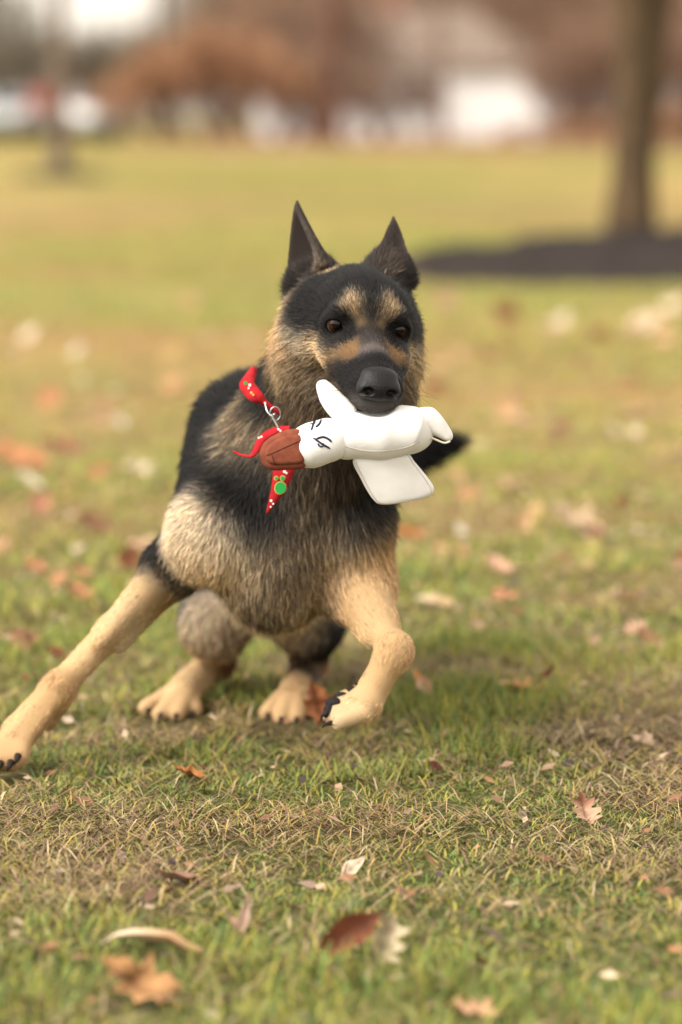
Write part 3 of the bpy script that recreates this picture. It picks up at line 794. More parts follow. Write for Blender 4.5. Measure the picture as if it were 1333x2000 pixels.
# stitched face on the toy's head
hb = BVHTree.FromPolygons([tuple(v) for v in hv], [tuple(int(i) for i in f) for f in hf])
def on_head(x, y):
    d = Vector(at(x, y, 4.0) - np.array([0, 0, CAM_H])).normalized()
    hit = hb.ray_cast(Vector((0, 0, CAM_H)), d)
    return np.array(hit[0] + hit[1] * .0003) if hit[0] is not None else at(x, y, TY - .03)
def stitch(pts, r=.0011):
    P = smooth_path(pts, 6)
    P = np.array([on_head(x, y) for x, y in P]); n = len(P)
    V, F = tube(P, r * np.clip(np.minimum(np.arange(n) + 1.5, n + .5 - np.arange(n)) / 3, .35, 1), 6)
    link("eye_stitch", np_mesh("eye_stitch", V, F), M_thread, toy_head)
stitch([(612, 855), (628, 866), (645, 876)]); stitch([(618, 857), (631, 853.5), (641, 857), (648, 863)], .0012)
stitch([(621, 866), (625, 871.5), (631, 871), (631.5, 865)], .0009)
stitch([(616, 819), (612, 830), (608.5, 841)]); stitch([(628, 820), (624, 829), (617, 835)], .0012); stitch([(605, 829), (610, 828), (616, 828)], .0008)

# ================================================================= collar
dog_bvh = BVHTree.FromPolygons([tuple(v) for v in DOGV], [tuple(int(i) for i in f) for f in DOGF])
def ribbon(Aq, Bq, thick=.0013, n=8, closed=False):
    if closed:
        A_, B_ = smooth_poly(Aq, n), smooth_poly(Bq, n)
    else:
        A_, B_ = smooth_path(Aq, n), smooth_path(Bq, n)
    Tn = nrm(np.gradient(.5 * (A_ + B_), axis=0)); N_ = nrm(np.cross(Tn, B_ - A_)) * thick / 2
    M_ = (A_ + B_) / 2 + N_ * 1.5
    ring = np.stack([A_ + N_, M_ + N_, B_ + N_, B_ - N_, M_ - N_, A_ - N_], 1)
    m = len(A_); k = 6; i = np.arange(m if closed else m - 1)[:, None]; j = np.arange(k)[None]
    F = np.stack([i * k + j, ((i + 1) % m) * k + j, ((i + 1) % m) * k + (j + 1) % k, i * k + (j + 1) % k], -1).reshape(-1, 4)
    if not closed:
        F = np.concatenate([F, [[0, 1, 4, 5], [1, 2, 3, 4]], [[(m - 1) * k + q for q in (5, 4, 1, 0)], [(m - 1) * k + q for q in (4, 3, 2, 1)]]])
    return ring.reshape(-1, 3), F
M_red = mat("red_ribbon", (.38, .018, .023), rough=.9, spec=.08, noise=(90, (.31, .012, .017), .4, .65), bump=(1800, .25, .0004))
M_white = mat("print_white", (.75, .70, .66), rough=.6); M_green = mat("print_green", (.015, .30, .055), rough=.55); M_gold = mat("print_gold", (.52, .40, .10), rough=.5)
M_metal = mat("clip_steel", (.40, .40, .40), rough=.25, spec=.5, Metallic=1.0)
collar = empty("dog_collar", at(600, 800, 4.0))
tag(collar, "red ribbon collar with paw prints and a hanging end on the dog's neck", "collar")
axis = nrm(at(660, 705, 4.05) - at(580, 905, 4.20)); cen = at(622, 764, 4.11)
e1 = nrm(np.cross(axis, [0, 1, 0])); e2 = np.cross(axis, e1)
ra_, rb_ = [], []
for th in np.arange(28) * 2 * np.pi / 28:
    d = e1 * math.cos(th) + e2 * math.sin(th)
    hit = dog_bvh.ray_cast(Vector(cen + d * .25), Vector(-d))
    r = np.linalg.norm(np.array(hit[0]) - cen) if hit[0] is not None else .09
    r = min(r, .105) + .0005
    ra_.append(cen + d * r + axis * .010); rb_.append(cen + d * r - axis * .010)
V, F = ribbon(ra_, rb_, closed=True, n=4); link("strap", np_mesh("strap", V, F), M_red, collar)
def pts3(l): return [at(x, y, Y) for x, y, Y in l]
# slack fold standing off at the side of the neck
V, F = ribbon(pts3([(492, 716, 4.07), (479, 733, 4.035), (468, 752, 4.01), (475, 768, 3.995), (490, 783, 3.985), (513, 791, 3.985), (548, 812, 3.985)]),
              pts3([(503, 722, 4.065), (500, 736, 4.03), (497, 746, 4.005), (503, 755, 3.99), (512, 767, 3.98), (522, 782, 3.98), (548, 803, 3.982)]))
link("fold", np_mesh("fold", V, F), M_red, collar)
V, F = ribbon(pts3([(568, 832, 3.925), (540, 834, 3.93), (516, 845, 3.935), (503, 859, 3.94), (494, 880, 3.945), (487, 890, 3.95), (470, 888, 3.955), (456, 881, 3.96)]),
              pts3([(566, 842, 3.92), (541, 846, 3.922), (524, 856, 3.925), (514, 869, 3.93), (504, 884, 3.935), (492, 892, 3.94), (471, 889.5, 3.95), (456, 883, 3.958)]))
link("bow_loop", np_mesh("bow_loop", V, F), M_red, collar)
V, F = ribbon(pts3([(541, 895, 3.95), (534, 920, 3.945), (531, 950, 3.945), (526, 975, 3.95), (521, 1001, 3.96)]),
              pts3([(580, 892, 3.945), (576, 918, 3.94), (562, 950, 3.94), (546, 975, 3.945), (523, 1003, 3.958)]))
hang = link("hanging_end", np_mesh("hanging_end", V, F), M_red, collar)
def decal(x, y, Y, rx, ry, m, parent, n=18, rot=0.):
    th = np.arange(n) * 2 * np.pi / n
    ux, uy = rx * np.cos(th), ry * np.sin(th)
    X = x + ux * math.cos(rot) - uy * math.sin(rot); Yp = y + ux * math.sin(rot) + uy * math.cos(rot)
    V = np.array([at(a, b, Y) for a, b in zip(X, Yp)]); Vb = V + np.array([0, .0008, 0])
    me = bpy.data.meshes.new("paw_print")
    me.from_pydata([tuple(v) for v in np.concatenate([V, Vb])], [], [tuple(range(n))[::-1]] + [(i, (i + 1) % n, n + (i + 1) % n, n + i) for i in range(n)])
    return link("paw_print", me, m, parent, smooth=False)
for x, y, rx, ry in ((548, 953, 12, 13), (552.5, 934, 5.6, 5.6), (540, 934, 4.6, 4.6)):
    decal(x, y, 3.9385, rx, ry, M_gold, hang, rot=.3); decal(x, y, 3.9378, rx - 1.6, ry - 1.6, M_green, hang, rot=.3)
for x, y, r in ((556, 921, 3), (560, 924, 2.2), (530, 978, 2.5), (534, 984, 2), (529, 990, 1.8)): decal(x, y, 3.938 if y < 950 else 3.942, r, r, M_white, hang)
fold = [o for o in collar.children if o.name.startswith("fold")][0]; loop = [o for o in collar.children if o.name.startswith("bow_loop")][0]
for x, y, Y, r, m in ((480, 748, 4.0, 3.6, M_green), (488, 752, 3.995, 3, M_white), (486, 758, 3.992, 2, M_white), (491, 767, 3.984, 2.5, M_gold), (495, 771, 3.983, 2.2, M_gold), (518, 787, 3.977, 2.2, M_white)): decal(x, y, Y - .004, r, r, m, fold)
for x, y in ((506, 855), (511, 853), (544, 838), (548, 841)): decal(x, y, 3.917, 2.3, 2.3, M_white, loop)
# snap hook and ring
V, F = tube(smooth_path(pts3([(519, 790, 3.972), (522, 802, 3.968), (530, 812, 3.965), (538, 808, 3.965), (541, 815, 3.968)]), 6), .0010, 8); link("ring", np_mesh("ring", V, F), M_metal, collar)
V, F = tube(smooth_path(pts3([(531, 809, 3.966), (536, 820, 3.95), (545, 836, 3.925)]), 6), .0012, 8); link("snap_hook", np_mesh("snap_hook", V, F), M_metal, collar)
th = np.arange(20) * 2 * np.pi / 20
V, F = tube(at(538, 808, 3.968) + .0055 * (np.cos(th)[:, None] * np.array([1, 0, 0]) + 1.3 * np.sin(th)[:, None] * UPV), .0008, 8, True); link("ring", np_mesh("ring", V, F), M_metal, collar)
# ================================================================= ground
def vnoise(x, y, scale, seed):
    """smooth value noise in 0..1"""
    X = x / scale; Y = y / scale
    i, j = np.floor(X).astype(np.int64), np.floor(Y).astype(np.int64); f, g = X - i, Y - j
    f = f * f * (3 - 2 * f); g = g * g * (3 - 2 * g)
    def hsh(a, b):
        h = (a * 374761393 + b * 668265263 + seed * 974711) & 0x7FFFFFFF
        h = ((h ^ (h >> 13)) * 1274126177) & 0x7FFFFFFF
        return ((h ^ (h >> 16)) & 0xFFFF) / 65535.0
    return (hsh(i, j) * (1 - f) + hsh(i + 1, j) * f) * (1 - g) + (hsh(i, j + 1) * (1 - f) + hsh(i + 1, j + 1) * f) * g
def fbm(x, y, s, seed): return .5 * vnoise(x, y, s, seed) + .3 * vnoise(x, y, s / 2.1, seed + 1) + .2 * vnoise(x, y, s / 4.3, seed + 2)
def gz(x, y):
    x = np.asarray(x, float); y = np.asarray(y, float)
    n = (fbm(x, y, .30, 3) - .5) * .014 + (fbm(x, y, 2.2, 9) - .5) * .02
    return n * np.clip((60 - y) / 30, 0, 1)
def axis_grid(segs):
    return np.unique(np.round(np.concatenate([np.arange(a, b + 1e-6, s) for a, b, s in segs]), 4))
gx_ = axis_grid([(-400, -40, 40), (-40, -6, 2), (-6, -1.4, .2), (-1.4, 1.4, .025), (1.4, 6, .2), (6, 40, 2), (40, 400, 40)])
gy_ = axis_grid([(-60, 0, 6), (0, 2.4, .2), (2.4, 7.0, .025), (7.0, 14, .12), (14, 60, 1), (60, 200, 10), (200, 1500, 100)])
GX, GY = np.meshgrid(gx_, gy_, indexing='ij')
GV = np.stack([GX, GY, gz(GX, GY)], -1).reshape(-1, 3)
ny_ = len(gy_); i = np.arange(len(gx_) - 1)[:, None]; j = np.arange(ny_ - 1)[None]
GF = np.stack([i * ny_ + j, (i + 1) * ny_ + j, (i + 1) * ny_ + j + 1, i * ny_ + j + 1], -1).reshape(-1, 4)
# lawn cover shared by the soil sheet and the blades: 0 dead thatch .. 1 green
def green_amt(x, y):
    a = fbm(x, y, .20, 21) * .5 + fbm(x, y, .75, 33) * .5 + .16 * np.exp(-((x + .02) / .30) ** 2 - ((y - 4.05) / .22) ** 2)
    far = np.clip((y - 5) / 25, 0, 1)
    b = fbm(x, y * .35, 7.0, 51)
    a = a * (1 - .6 * far) + b * .6 * far
    return np.clip((a - .375) / .18, 0, 1)
M_ground = bpy.data.materials.new("lawn_soil"); M_ground.use_nodes = True
n, l = M_ground.node_tree.nodes, M_ground.node_tree.links
bs = n["Principled BSDF"]; bs.inputs['Roughness'].default_value = .95; bs.inputs['Specular IOR Level'].default_value = .1
at_ = n.new("ShaderNodeAttribute"); at_.attribute_name = "Col"
tcn = n.new("ShaderNodeTexCoord")
def noise_node(scale, detail=6, rough=.6):
    z = n.new("ShaderNodeTexNoise"); z.inputs['Scale'].default_value = scale; z.inputs['Detail'].default_value = detail; z.inputs['Roughness'].default_value = rough
    l.new(tcn.outputs['Object'], z.inputs['Vector']); return z
def ramp(src, p0, p1, c0, c1):
    r = n.new("ShaderNodeValToRGB"); r.color_ramp.elements[0].position = p0; r.color_ramp.elements[1].position = p1
    r.color_ramp.elements[0].color = (*c0, 1); r.color_ramp.elements[1].color = (*c1, 1); l.new(src, r.inputs[0]); return r.outputs[0]
def mixc(f, a, b, mode='MIX'):
    m = n.new("ShaderNodeMix"); m.data_type = 'RGBA'; m.blend_type = mode
    if isinstance(f, float): m.inputs['Factor'].default_value = f
    else: l.new(f, m.inputs['Factor'])
    l.new(a, m.inputs['A']); l.new(b, m.inputs['B']); return m.outputs['Result']
z1 = noise_node(55, 8, .7); z2 = noise_node(3.5, 5); z3 = noise_node(.45, 4)
fine = ramp(z1.outputs[0], .3, .7, (.55, .52, .5), (1.4, 1.4, 1.35))
c1_ = mixc(1.0, at_.outputs['Color'], fine, 'MULTIPLY')
mid = ramp(z2.outputs[0], .35, .68, (.82, .80, .78), (1.15, 1.12, 1.05))
c1_ = mixc(1.0, c1_, mid, 'MULTIPLY')
big = ramp(z3.outputs[0], .38, .62, (1.05, .92, .86), (.93, 1.05, .9))
c1_ = mixc(1.0, c1_, big, 'MULTIPLY')
l.new(c1_, bs.inputs['Base Color'])
bp_ = n.new("ShaderNodeBump"); bp_.inputs['Strength'].default_value = .8; bp_.inputs['Distance'].default_value = .01
l.new(z1.outputs[0], bp_.inputs['Height']); l.new(bp_.outputs[0], bs.inputs['Normal'])
ga = green_amt(GV[:, 0], GV[:, 1])[:, None]
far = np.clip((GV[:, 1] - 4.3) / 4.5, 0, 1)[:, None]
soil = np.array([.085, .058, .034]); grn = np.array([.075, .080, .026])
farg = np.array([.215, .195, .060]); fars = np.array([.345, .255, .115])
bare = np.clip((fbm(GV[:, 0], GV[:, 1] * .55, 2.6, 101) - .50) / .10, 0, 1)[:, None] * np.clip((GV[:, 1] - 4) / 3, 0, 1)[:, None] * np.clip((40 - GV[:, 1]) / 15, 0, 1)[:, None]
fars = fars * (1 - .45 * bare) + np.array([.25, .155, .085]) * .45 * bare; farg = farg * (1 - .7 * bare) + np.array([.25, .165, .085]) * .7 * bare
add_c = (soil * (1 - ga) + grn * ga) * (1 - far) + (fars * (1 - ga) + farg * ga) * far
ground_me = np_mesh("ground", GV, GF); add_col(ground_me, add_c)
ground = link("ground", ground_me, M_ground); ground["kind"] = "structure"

# ================================================================= fallen leaves
OAK = np.array([(0, 0), (.10, .03), (.16, .10), (.34, .12), (.30, .22), (.20, .27), (.40, .38), (.46, .48), (.28, .50), (.22, .55), (.36, .68), (.34, .78), (.20, .78), (.12, .84), (.10, .95), (0, 1.0)])
OVAL = np.array([(0, 0), (.05, .05), (.15, .15), (.23, .28), (.26, .40), (.23, .55), (.16, .70), (.08, .84), (.03, .94), (0, 1.0)])
LANCE = np.array([(0, 0), (.05, .06), (.10, .18), (.13, .35), (.13, .55), (.10, .72), (.06, .87), (.02, .96), (0, 1.0)])
MAPLE = np.array([(0, 0), (.12, .02), (.30, -.05), (.26, .10), (.50, .22), (.40, .32), (.56, .55), (.38, .52), (.22, .48), (.26, .72), (.14, .78), (0, 1.0)])
LEAF_SPOTS = [(*at(x, y, Y)[:2], r) for x, y, Y, r in ((335, 1400, 4.46, .13), (335, 1400, 4.40, .12), (570, 1400, 4.44, .12), (570, 1400, 4.38, .11), (20, 1480, 4.08, .10), (20, 1480, 4.03, .08))]   # turf trodden down by the feet
SHAPES = {'oak': OAK, 'oval': OVAL, 'lance': LANCE, 'maple': MAPLE}
M_leaf = mat("dry_leaf", rough=.7, spec=.25, attr="Col", bump=(140, .35, .002))
def make_leaf(p, size, shape, col, ang, pitch, roll, curl, fold, label, group=None, col2=None, stem=True):
    o_ = SHAPES[shape]; m = len(o_)
    R_ = 7
    rows = []
    for k in range(m):
        w, t = o_[k]
        rows.append(np.stack([np.linspace(-w, w, R_), np.full(R_, t)], 1))
    P = np.array(rows).reshape(-1, 2); P[:, 1] -= .5
    P[:, 0] *= 1 + .15 * np.sin(P[:, 1] * 9 + size * 90)
    z = fold * np.abs(P[:, 0]) + curl * (P[:, 1] ** 2) + .035 * np.sin(P[:, 0] * 14 + size * 77) + .03 * np.sin(P[:, 1] * 17 + size * 31)
    x = P[:, 0] * (1 - .25 * abs(fold))
    V = np.stack([x, P[:, 1], z], 1) * size
    i = np.arange(m - 1)[:, None]; j = np.arange(R_ - 1)[None]
    F = np.stack([i * R_ + j, i * R_ + j + 1, (i + 1) * R_ + j + 1, (i + 1) * R_ + j], -1).reshape(-1, 4)
    tw = .34 + .34 * ((size * 7919) % 1)
    Rm = np.array(Matrix.Rotation(tw, 3, 'X') @ Matrix.Rotation(ang, 3, 'Z') @ Matrix.Rotation(pitch, 3, 'X') @ Matrix.Rotation(roll, 3, 'Y'))
    V = V @ Rm.T; zmin = V[:, 2].min()
    c = .8 * np.asarray(col, float)[None] * (1 + .18 * np.sin(P[:, 1] * 23 + P[:, 0] * 11))[:, None] * (1 - .35 * np.exp(-(P[:, 0] / .03) ** 2))[:, None]
    if col2 is not None:
        t = np.clip((P[:, 1] + .05) / .35, 0, 1)[:, None]; c = c * (1 - t) + np.asarray(col2)[None] * t
    me = np_mesh("fallen_leaf", V, F); add_col(me, np.clip(c, .01, .9))
    o = link("fallen_leaf", me, M_leaf)
    zz = float(gz(p[0], p[1])) - zmin + .005; LEAF_SPOTS.append((p[0], p[1], size))
    o.location = (p[0], p[1], zz)
    tag(o, label, "leaf", group)
    if stem:
        a = np.array([0, -.5 * size, z[R_ // 2] * size]); b_ = np.array([.03 * size, -.62 * size, a[2] + .01 * size]); d_ = np.array([.10 * size, -.75 * size, a[2] + .06 * size])
        SV, SF = tube(smooth_path([a @ Rm.T, b_ @ Rm.T, d_ @ Rm.T], 4), .008 * size + .0003, 5)
        sm = np_mesh("stem", SV, SF); add_col(sm, np.tile(np.array(col) * .6, (len(SV), 1)))
        so = bpy.data.objects.new("stem", sm); COL.objects.link(so); sm.materials.append(M_leaf); so.parent = o
    return o
RUST = (.155, .048, .020); PINK = (.50, .30, .20); TANL = (.46, .28, .14); CREAM = (.60, .48, .34); ORNG = (.42, .17, .05); GREYT = (.30, .21, .15); REDB = (.15, .036, .02); BRNL = (.22, .105, .055); WHT = (.66, .57, .45); DARK = (.05, .035, .03)
def lf(x, y, size_px, shape, col, ang, pitch=.1, roll=.1, curl=.3, fold=.2, label="", group=None, col2=None):
    p = ground_at(x, y); s = size_px * p[1] / FPX
    return make_leaf(p, s, shape, col, math.radians(ang), pitch, roll, curl, fold, label, group, col2, stem=p[1] < 5)
# the ones near enough to tell apart
lf(345, 1742, 105, 'oval', (.30, .165, .11), 80, .2, .5, .3, .5, "rosy brown curled leaf lying on straw near a green tuft")
lf(300, 1888, 215, 'lance', TANL, 78, .05, .6, -.35, .9, "long pale tan leaf rolled lengthwise, lying on the grass", col2=CREAM)
lf(255, 1972, 165, 'maple', (.45, .235, .095), 60, .3, .25, .45, .25, "large crumpled orange tan oak leaf on the grass")
lf(690, 1888, 165, 'oval', RUST, -62, .35, .35, .35, .6, "big rust red oval leaf tilted up beside a pale dry one")
lf(742, 1900, 120, 'oak', (.52, .42, .27), -18, .3, .7, .3, .9, "pale dry folded leaf leaning beside the big rust red leaf")
lf(692, 1718, 66, 'oval', CREAM, -55, .3, .2, .2, .4, "small cream oval leaf resting on green grass")
lf(1140, 1615, 80, 'oak', PINK, 12, .35, .2, .7, .5, "pinkish tan lobed leaf with dark curled ends", col2=(.20, .09, .05))
lf(358, 1533, 74, 'maple', ORNG, 60, .3, .5, .5, .4, "orange brown crumpled leaf at the edge of a green tuft")
lf(398, 1512, 34, 'oval', REDB, 100, .3, .2, .2, .3, "small dark red leaf beside the orange brown crumpled one")
lf(846, 1517, 46, 'oval', REDB, 70, .45, .1, .3, .3, "small red brown leaf standing in green grass")
lf(455, 1850, 84, 'lance', PINK, 40, .4, .3, .2, .5, "slim rosy leaf, left arm of a V shaped pair")
lf(478, 1846, 92, 'lance', (.44, .29, .21), -15, .5, .2, .2, .5, "slim grey pink leaf, upright arm of a V shaped pair")
lf(922, 1998, 110, 'oak', (.52, .30, .17), 100, .3, .2, .5, .4, "pinkish tan curled leaf beyond the green foreground patch")
lf(1012, 1372, 92, 'oak', (.47, .22, .085), 115, .35, .2, .6, .5, "light orange lobed leaf joined to a dark red tip", col2=(.50, .30, .17))
lf(1066, 1352, 60, 'lance', REDB, -50, .45, .3, .2, .6, "dark red pointed leaf rising from the light orange lobed leaf")
lf(822, 1378, 74, 'oval', PINK, 30, .45, .2, .2, .4, "pink oval leaf with an orange tip near the lifted paw", col2=ORNG)
lf(617, 1425, 90, 'maple', (.36, .13, .05), 20, .65, .2, .4, .5, "orange brown leaf standing between the hind paw and lifted paw")
lf(726, 1445, 30, 'oval', PINK, 80, .3, .2, .2, .3, "tiny pink leaf under the lifted paw")
lf(592, 1757, 84, 'oval', GREYT, 75, .15, .4, .3, .5, "grey tan leaf, flat, close to the V shaped pair")
lf(572, 1795, 90, 'lance', (.42, .24, .18), 95, .15, .2, .2, .4, "slender rose coloured leaf flat on the grass")
lf(52, 1868, 42, 'oval', DARK, 70, .3, .2, .3, .5, "very dark grey curled leaf in the grass")
lf(452, 1765, 66, 'oval', GREYT, 140, .3, .5, .3, .6, "small grey tan curled leaf near the slim V shaped pair")
lf(1250, 1472, 56, 'maple', (.50, .36, .24), 70, .3, .2, .4, .4, "pale beige lobed leaf on a bare straw patch")
lf(1080, 1492, 34, 'oval', CREAM, 60, .3, .2, .3, .3, "tiny cream leaf next to the bare straw patch")
lf(1020, 1612, 34, 'oval', GREYT, 30, .3, .3, .3, .4, "small grey leaf close to the pinkish lobed leaf")
lf(840, 1700, 56, 'lance', BRNL, 40, .15, .3, .3, .5, "thin brown leaf half sunk in straw beside the cream one")
lf(700, 1642, 64, 'lance', (.40, .27, .17), 85, .1, .3, .2, .4, "flat tan sliver of leaf in short straw")
lf(1060, 1948 - 260, 60, 'lance', BRNL, 75, .1, .2, .2, .4, "flat brown sliver of leaf on straw")
lf(160, 1560 + 30, 60, 'oval', BRNL, 60, .1, .2, .2, .4, "brown leaf pressed flat on the straw by the outstretched paw")
lf(235, 1690, 40, 'oval', GREYT, 20, .2, .3, .2, .4, "little grey leaf by the rosy brown curled leaf")
lf(1290, 1760, 70, 'oval', BRNL, 80, .15, .2, .3, .4, "dull brown leaf on a patch of dead thatch")
lf(110, 1700 + 20, 36, 'oval', CREAM, 100, .2, .3, .2, .4, "pale chip of leaf in the green grass")
lf(850, 1192, 84, 'oval', (.54, .38, .20), 85, .2, .2, .3, .4, "tan leaf with a yellow neighbour behind the lifted leg", col2=CREAM)
lf(862, 1188, 40, 'oval', (.52, .28, .04), 60, .3, .2, .3, .4, "yellow orange leaf lying against a tan leaf")
lf(20, 1268, 60, 'oval', (.60, .42, .30), 75, .3, .2, .2, .3, "pale pink leaf beyond the outstretched foreleg")
lf(50, 1345, 30, 'oval', REDB, 40, .5, .2, .2, .3, "small bright red leaf behind the outstretched foreleg", col2=(.34, .03, .02))
lf(130, 1420, 40, 'oval', CREAM, 70, .2, .2, .2, .3, "cream leaf under the outstretched foreleg")
lf(1120, 1035, 110, 'oak', (.48, .34, .21), 60, .3, .2, .5, .4, "large tan lobed leaf with a red leaf at its end")
lf(1155, 1050, 60, 'oval', REDB, 80, .4, .2, .2, .3, "red leaf at the end of a large tan lobed leaf")
lf(795, 1050, 76, 'oval', (.42, .14, .045), 85, .2, .3, .2, .3, "bright orange brown leaf on the lawn beside the dog's shoulder")
lf(897, 1050, 44, 'oval', WHT, 40, .5, .2, .2, .3, "whitish leaf near the bright orange brown leaf")
lf(30, 920, 130, 'oak', (.46, .20, .09), 85, .25, .2, .3, .4, "wide orange leaf lying behind a cream leaf")
lf(56, 960, 66, 'oval', WHT, 70, .5, .2, .2, .3, "cream white leaf in front of the wide orange leaf")
lf(120, 890, 86, 'oak', (.28, .11, .06), 85, .3, .2, .3, .4, "dark reddish brown leaf beyond the wide orange leaf")
lf(185, 1045, 84, 'oak', BRNL, 70, .35, .2, .3, .4, "dark brown crumpled leaf in a hollow of the lawn")
far_g = "blurred leaves scattered on the lawn behind"
for x, y, s_, c_ in ((225, 768, 44, WHT), (232, 842, 42, WHT), (150, 705, 42, WHT), (163, 748, 36, CREAM), (410, 668, 42, CREAM), (482, 678, 42, CREAM), (1100, 645, 56, CREAM), (1195, 860, 50, CREAM), (60, 672, 60, CREAM), (20, 700, 50, CREAM)):
    lf(x, y, s_, 'oval', c_, rng.uniform(0, 360), .55, .2, .2, .3, "pale cream fallen leaf on the lawn well behind the dog", far_g + " pale")
for x, y, s_, c_ in ((340, 762, 66, (.50, .27, .13)), (270, 752, 60, TANL), (365, 608, 60, TANL), (338, 705, 50, (.46, .31, .12)), (1175, 668, 70, RUST), (1300, 682, 90, TANL), (1215, 765, 90, (.48, .27, .12)), (990, 822, 80, TANL), (1020, 835, 60, PINK), (1100, 852, 60, BRNL), (80, 1003, 70, (.38, .17, .10)), (1290, 650, 80, TANL), (930, 1250, 50, PINK), (1290, 1280, 60, PINK), (970, 1180, 40, TANL), (1160, 1275, 40, PINK), (1150, 1110, 40, TANL), (950, 700, 60, BRNL)):
    lf(x, y, s_ * .85, 'oak', np.array(c_), rng.uniform(0, 360), .3, .2, .3, .3, "tan to rust coloured fallen leaf on the lawn well behind the dog", far_g + " tan")
rl = np.random.default_rng(23); MID = [TANL, PINK, BRNL, CREAM, (.40, .18, .09), (.34, .20, .12), RUST]
MIDN = ['tan', 'pink', 'dark brown', 'cream', 'orange brown', 'dull brown', 'rust red']
for k in range(64):
    yy = rl.uniform(600, 1300); xx = rl.uniform(-20, 1350)
    if 330 < xx < 800 and yy > 560: xx = xx + 470 if xx > 565 else xx - 300
    lf(xx, yy, rl.uniform(34, 66), ('oak', 'oval', 'maple')[k % 3], 1.15 * np.array(MID[k % 7]), rl.uniform(0, 360), .3, .2, .3, .3, "small %s fallen leaf on the middle of the lawn" % MIDN[k % 7], "small %s leaves on the middle lawn" % MIDN[k % 7])
# ---- grass
def blades(x, y, hgt, wid, lean, ang, col, seg3=True):
    """each blade: a tapered, bent strip"""
    m = len(x); z = gz(x, y)
    base = np.stack([x, y, z - .002], 1)
    dirh = np.stack([np.cos(ang), np.sin(ang), np.zeros(m)], 1)
    yaw = rng.uniform(0, 2 * np.pi, m)
    side = np.where((lean > .8)[:, None], np.stack([-np.sin(ang), np.cos(ang), np.zeros(m)], 1), np.stack([np.cos(yaw), np.sin(yaw), np.zeros(m)], 1)) * (wid / 2)[:, None]
    up = np.array([0, 0, 1.0])
    p1 = base + hgt[:, None] * (.55 * (up * np.cos(lean * .85)[:, None] + dirh * np.sin(lean * .85)[:, None]))
    p2 = p1 + hgt[:, None] * (.45 * (up * np.cos(lean * 1.12)[:, None] + dirh * np.sin(lean * 1.12)[:, None]))
    low = gz(p2[:, 0], p2[:, 1]) + .001; p2[:, 2] = np.maximum(p2[:, 2], low)
    V = np.stack([base - side, base + side, p1 + side * .8, p1 - side * .8, p2 + side * .12, p2 - side * .12], 1)
    i = (np.arange(m) * 6)[:, None]
    F = np.concatenate([i + np.array([[0, 1, 2, 3]]), i + np.array([[3, 2, 4, 5]])], 0)
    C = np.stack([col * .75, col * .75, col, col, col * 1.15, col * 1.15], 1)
    return V.reshape(-1, 3), F, C.reshape(-1, 3)
def scatter(m, y0, y1, margin):
    y = np.sqrt(rng.uniform(y0 ** 2, y1 ** 2, m)) if y0 > 0 else rng.uniform(y0, y1, m)
    x = rng.uniform(-1, 1, m) * (.0905 * y + margin)
    return x, y
GREENS = np.array([(.115, .185, .040), (.14, .205, .045), (.19, .225, .045), (.30, .275, .05), (.085, .145, .042)])
STRAWS = np.array([(.40, .28, .145), (.28, .18, .10), (.50, .39, .23), (.20, .115, .068), (.30, .22, .075), (.13, .078, .05), (.42, .29, .07), (.28, .25, .075), (.24, .14, .085)])
LS = np.array(LEAF_SPOTS)
def clear(x, y):
    """nothing grows through a leaf that lies on the lawn"""
    ok = np.ones(len(x), bool)
    for lx, ly, lr in LS: ok &= ((x - lx) ** 2 + ((y - ly) * .8) ** 2) > (lr * .42) ** 2
    gap = vnoise(x, y, .045, 91) * .6 + vnoise(x, y, .019, 93) * .4
    return ok & ((gap > .34) | (rng.random(len(x)) < .25) | (y > 9))
allV, allF, allC, off = [], [], [], 0
def add(v, f, c):
    global off
    allV.append(v); allF.append(f + off); allC.append(c); off += len(v)
for (m, y0, y1, mar, hs) in ((165000, 2.7, 5.2, .50, 1.0), (80000, 5.2, 9.5, .6, 1.0), (60000, 9.5, 24, .9, 1.15)):
    x, y = scatter(m, y0, y1, mar)
    g_ = green_amt(x, y); keep = rng.random(m) < .30 + .70 * g_
    x, y, g_ = x[keep], y[keep], g_[keep]; ok = clear(x, y); x, y, g_ = x[ok], y[ok], g_[ok]; k = len(x)
    ci = np.where(rng.random(k) < .25 + .4 * (1 - g_), 3, rng.integers(0, 5, k))
    col = GREENS[ci] * rng.uniform(.75, 1.35, k)[:, None]
    tuft = np.clip((fbm(x, y, .16, 61) * .6 + fbm(x, y, .6, 67) * .4 - .46) / .16, 0, 1)
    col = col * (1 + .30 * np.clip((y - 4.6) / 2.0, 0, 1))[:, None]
    h_ = rng.uniform(.016, .044, k) * (.45 + .65 * tuft) * hs
    lean = np.clip(rng.normal(1.15 - .45 * tuft, .28, k), .1, 1.45); wd = rng.uniform(.0007, .0017, k) * np.where(rng.random(k) < .12, 1.9, 1) * (1 if y1 < 9 else 1.7 if y1 < 10 else 3.0)
    add(*blades(x, y, h_, wd, lean, rng.uniform(0, 2 * np.pi, k), col))
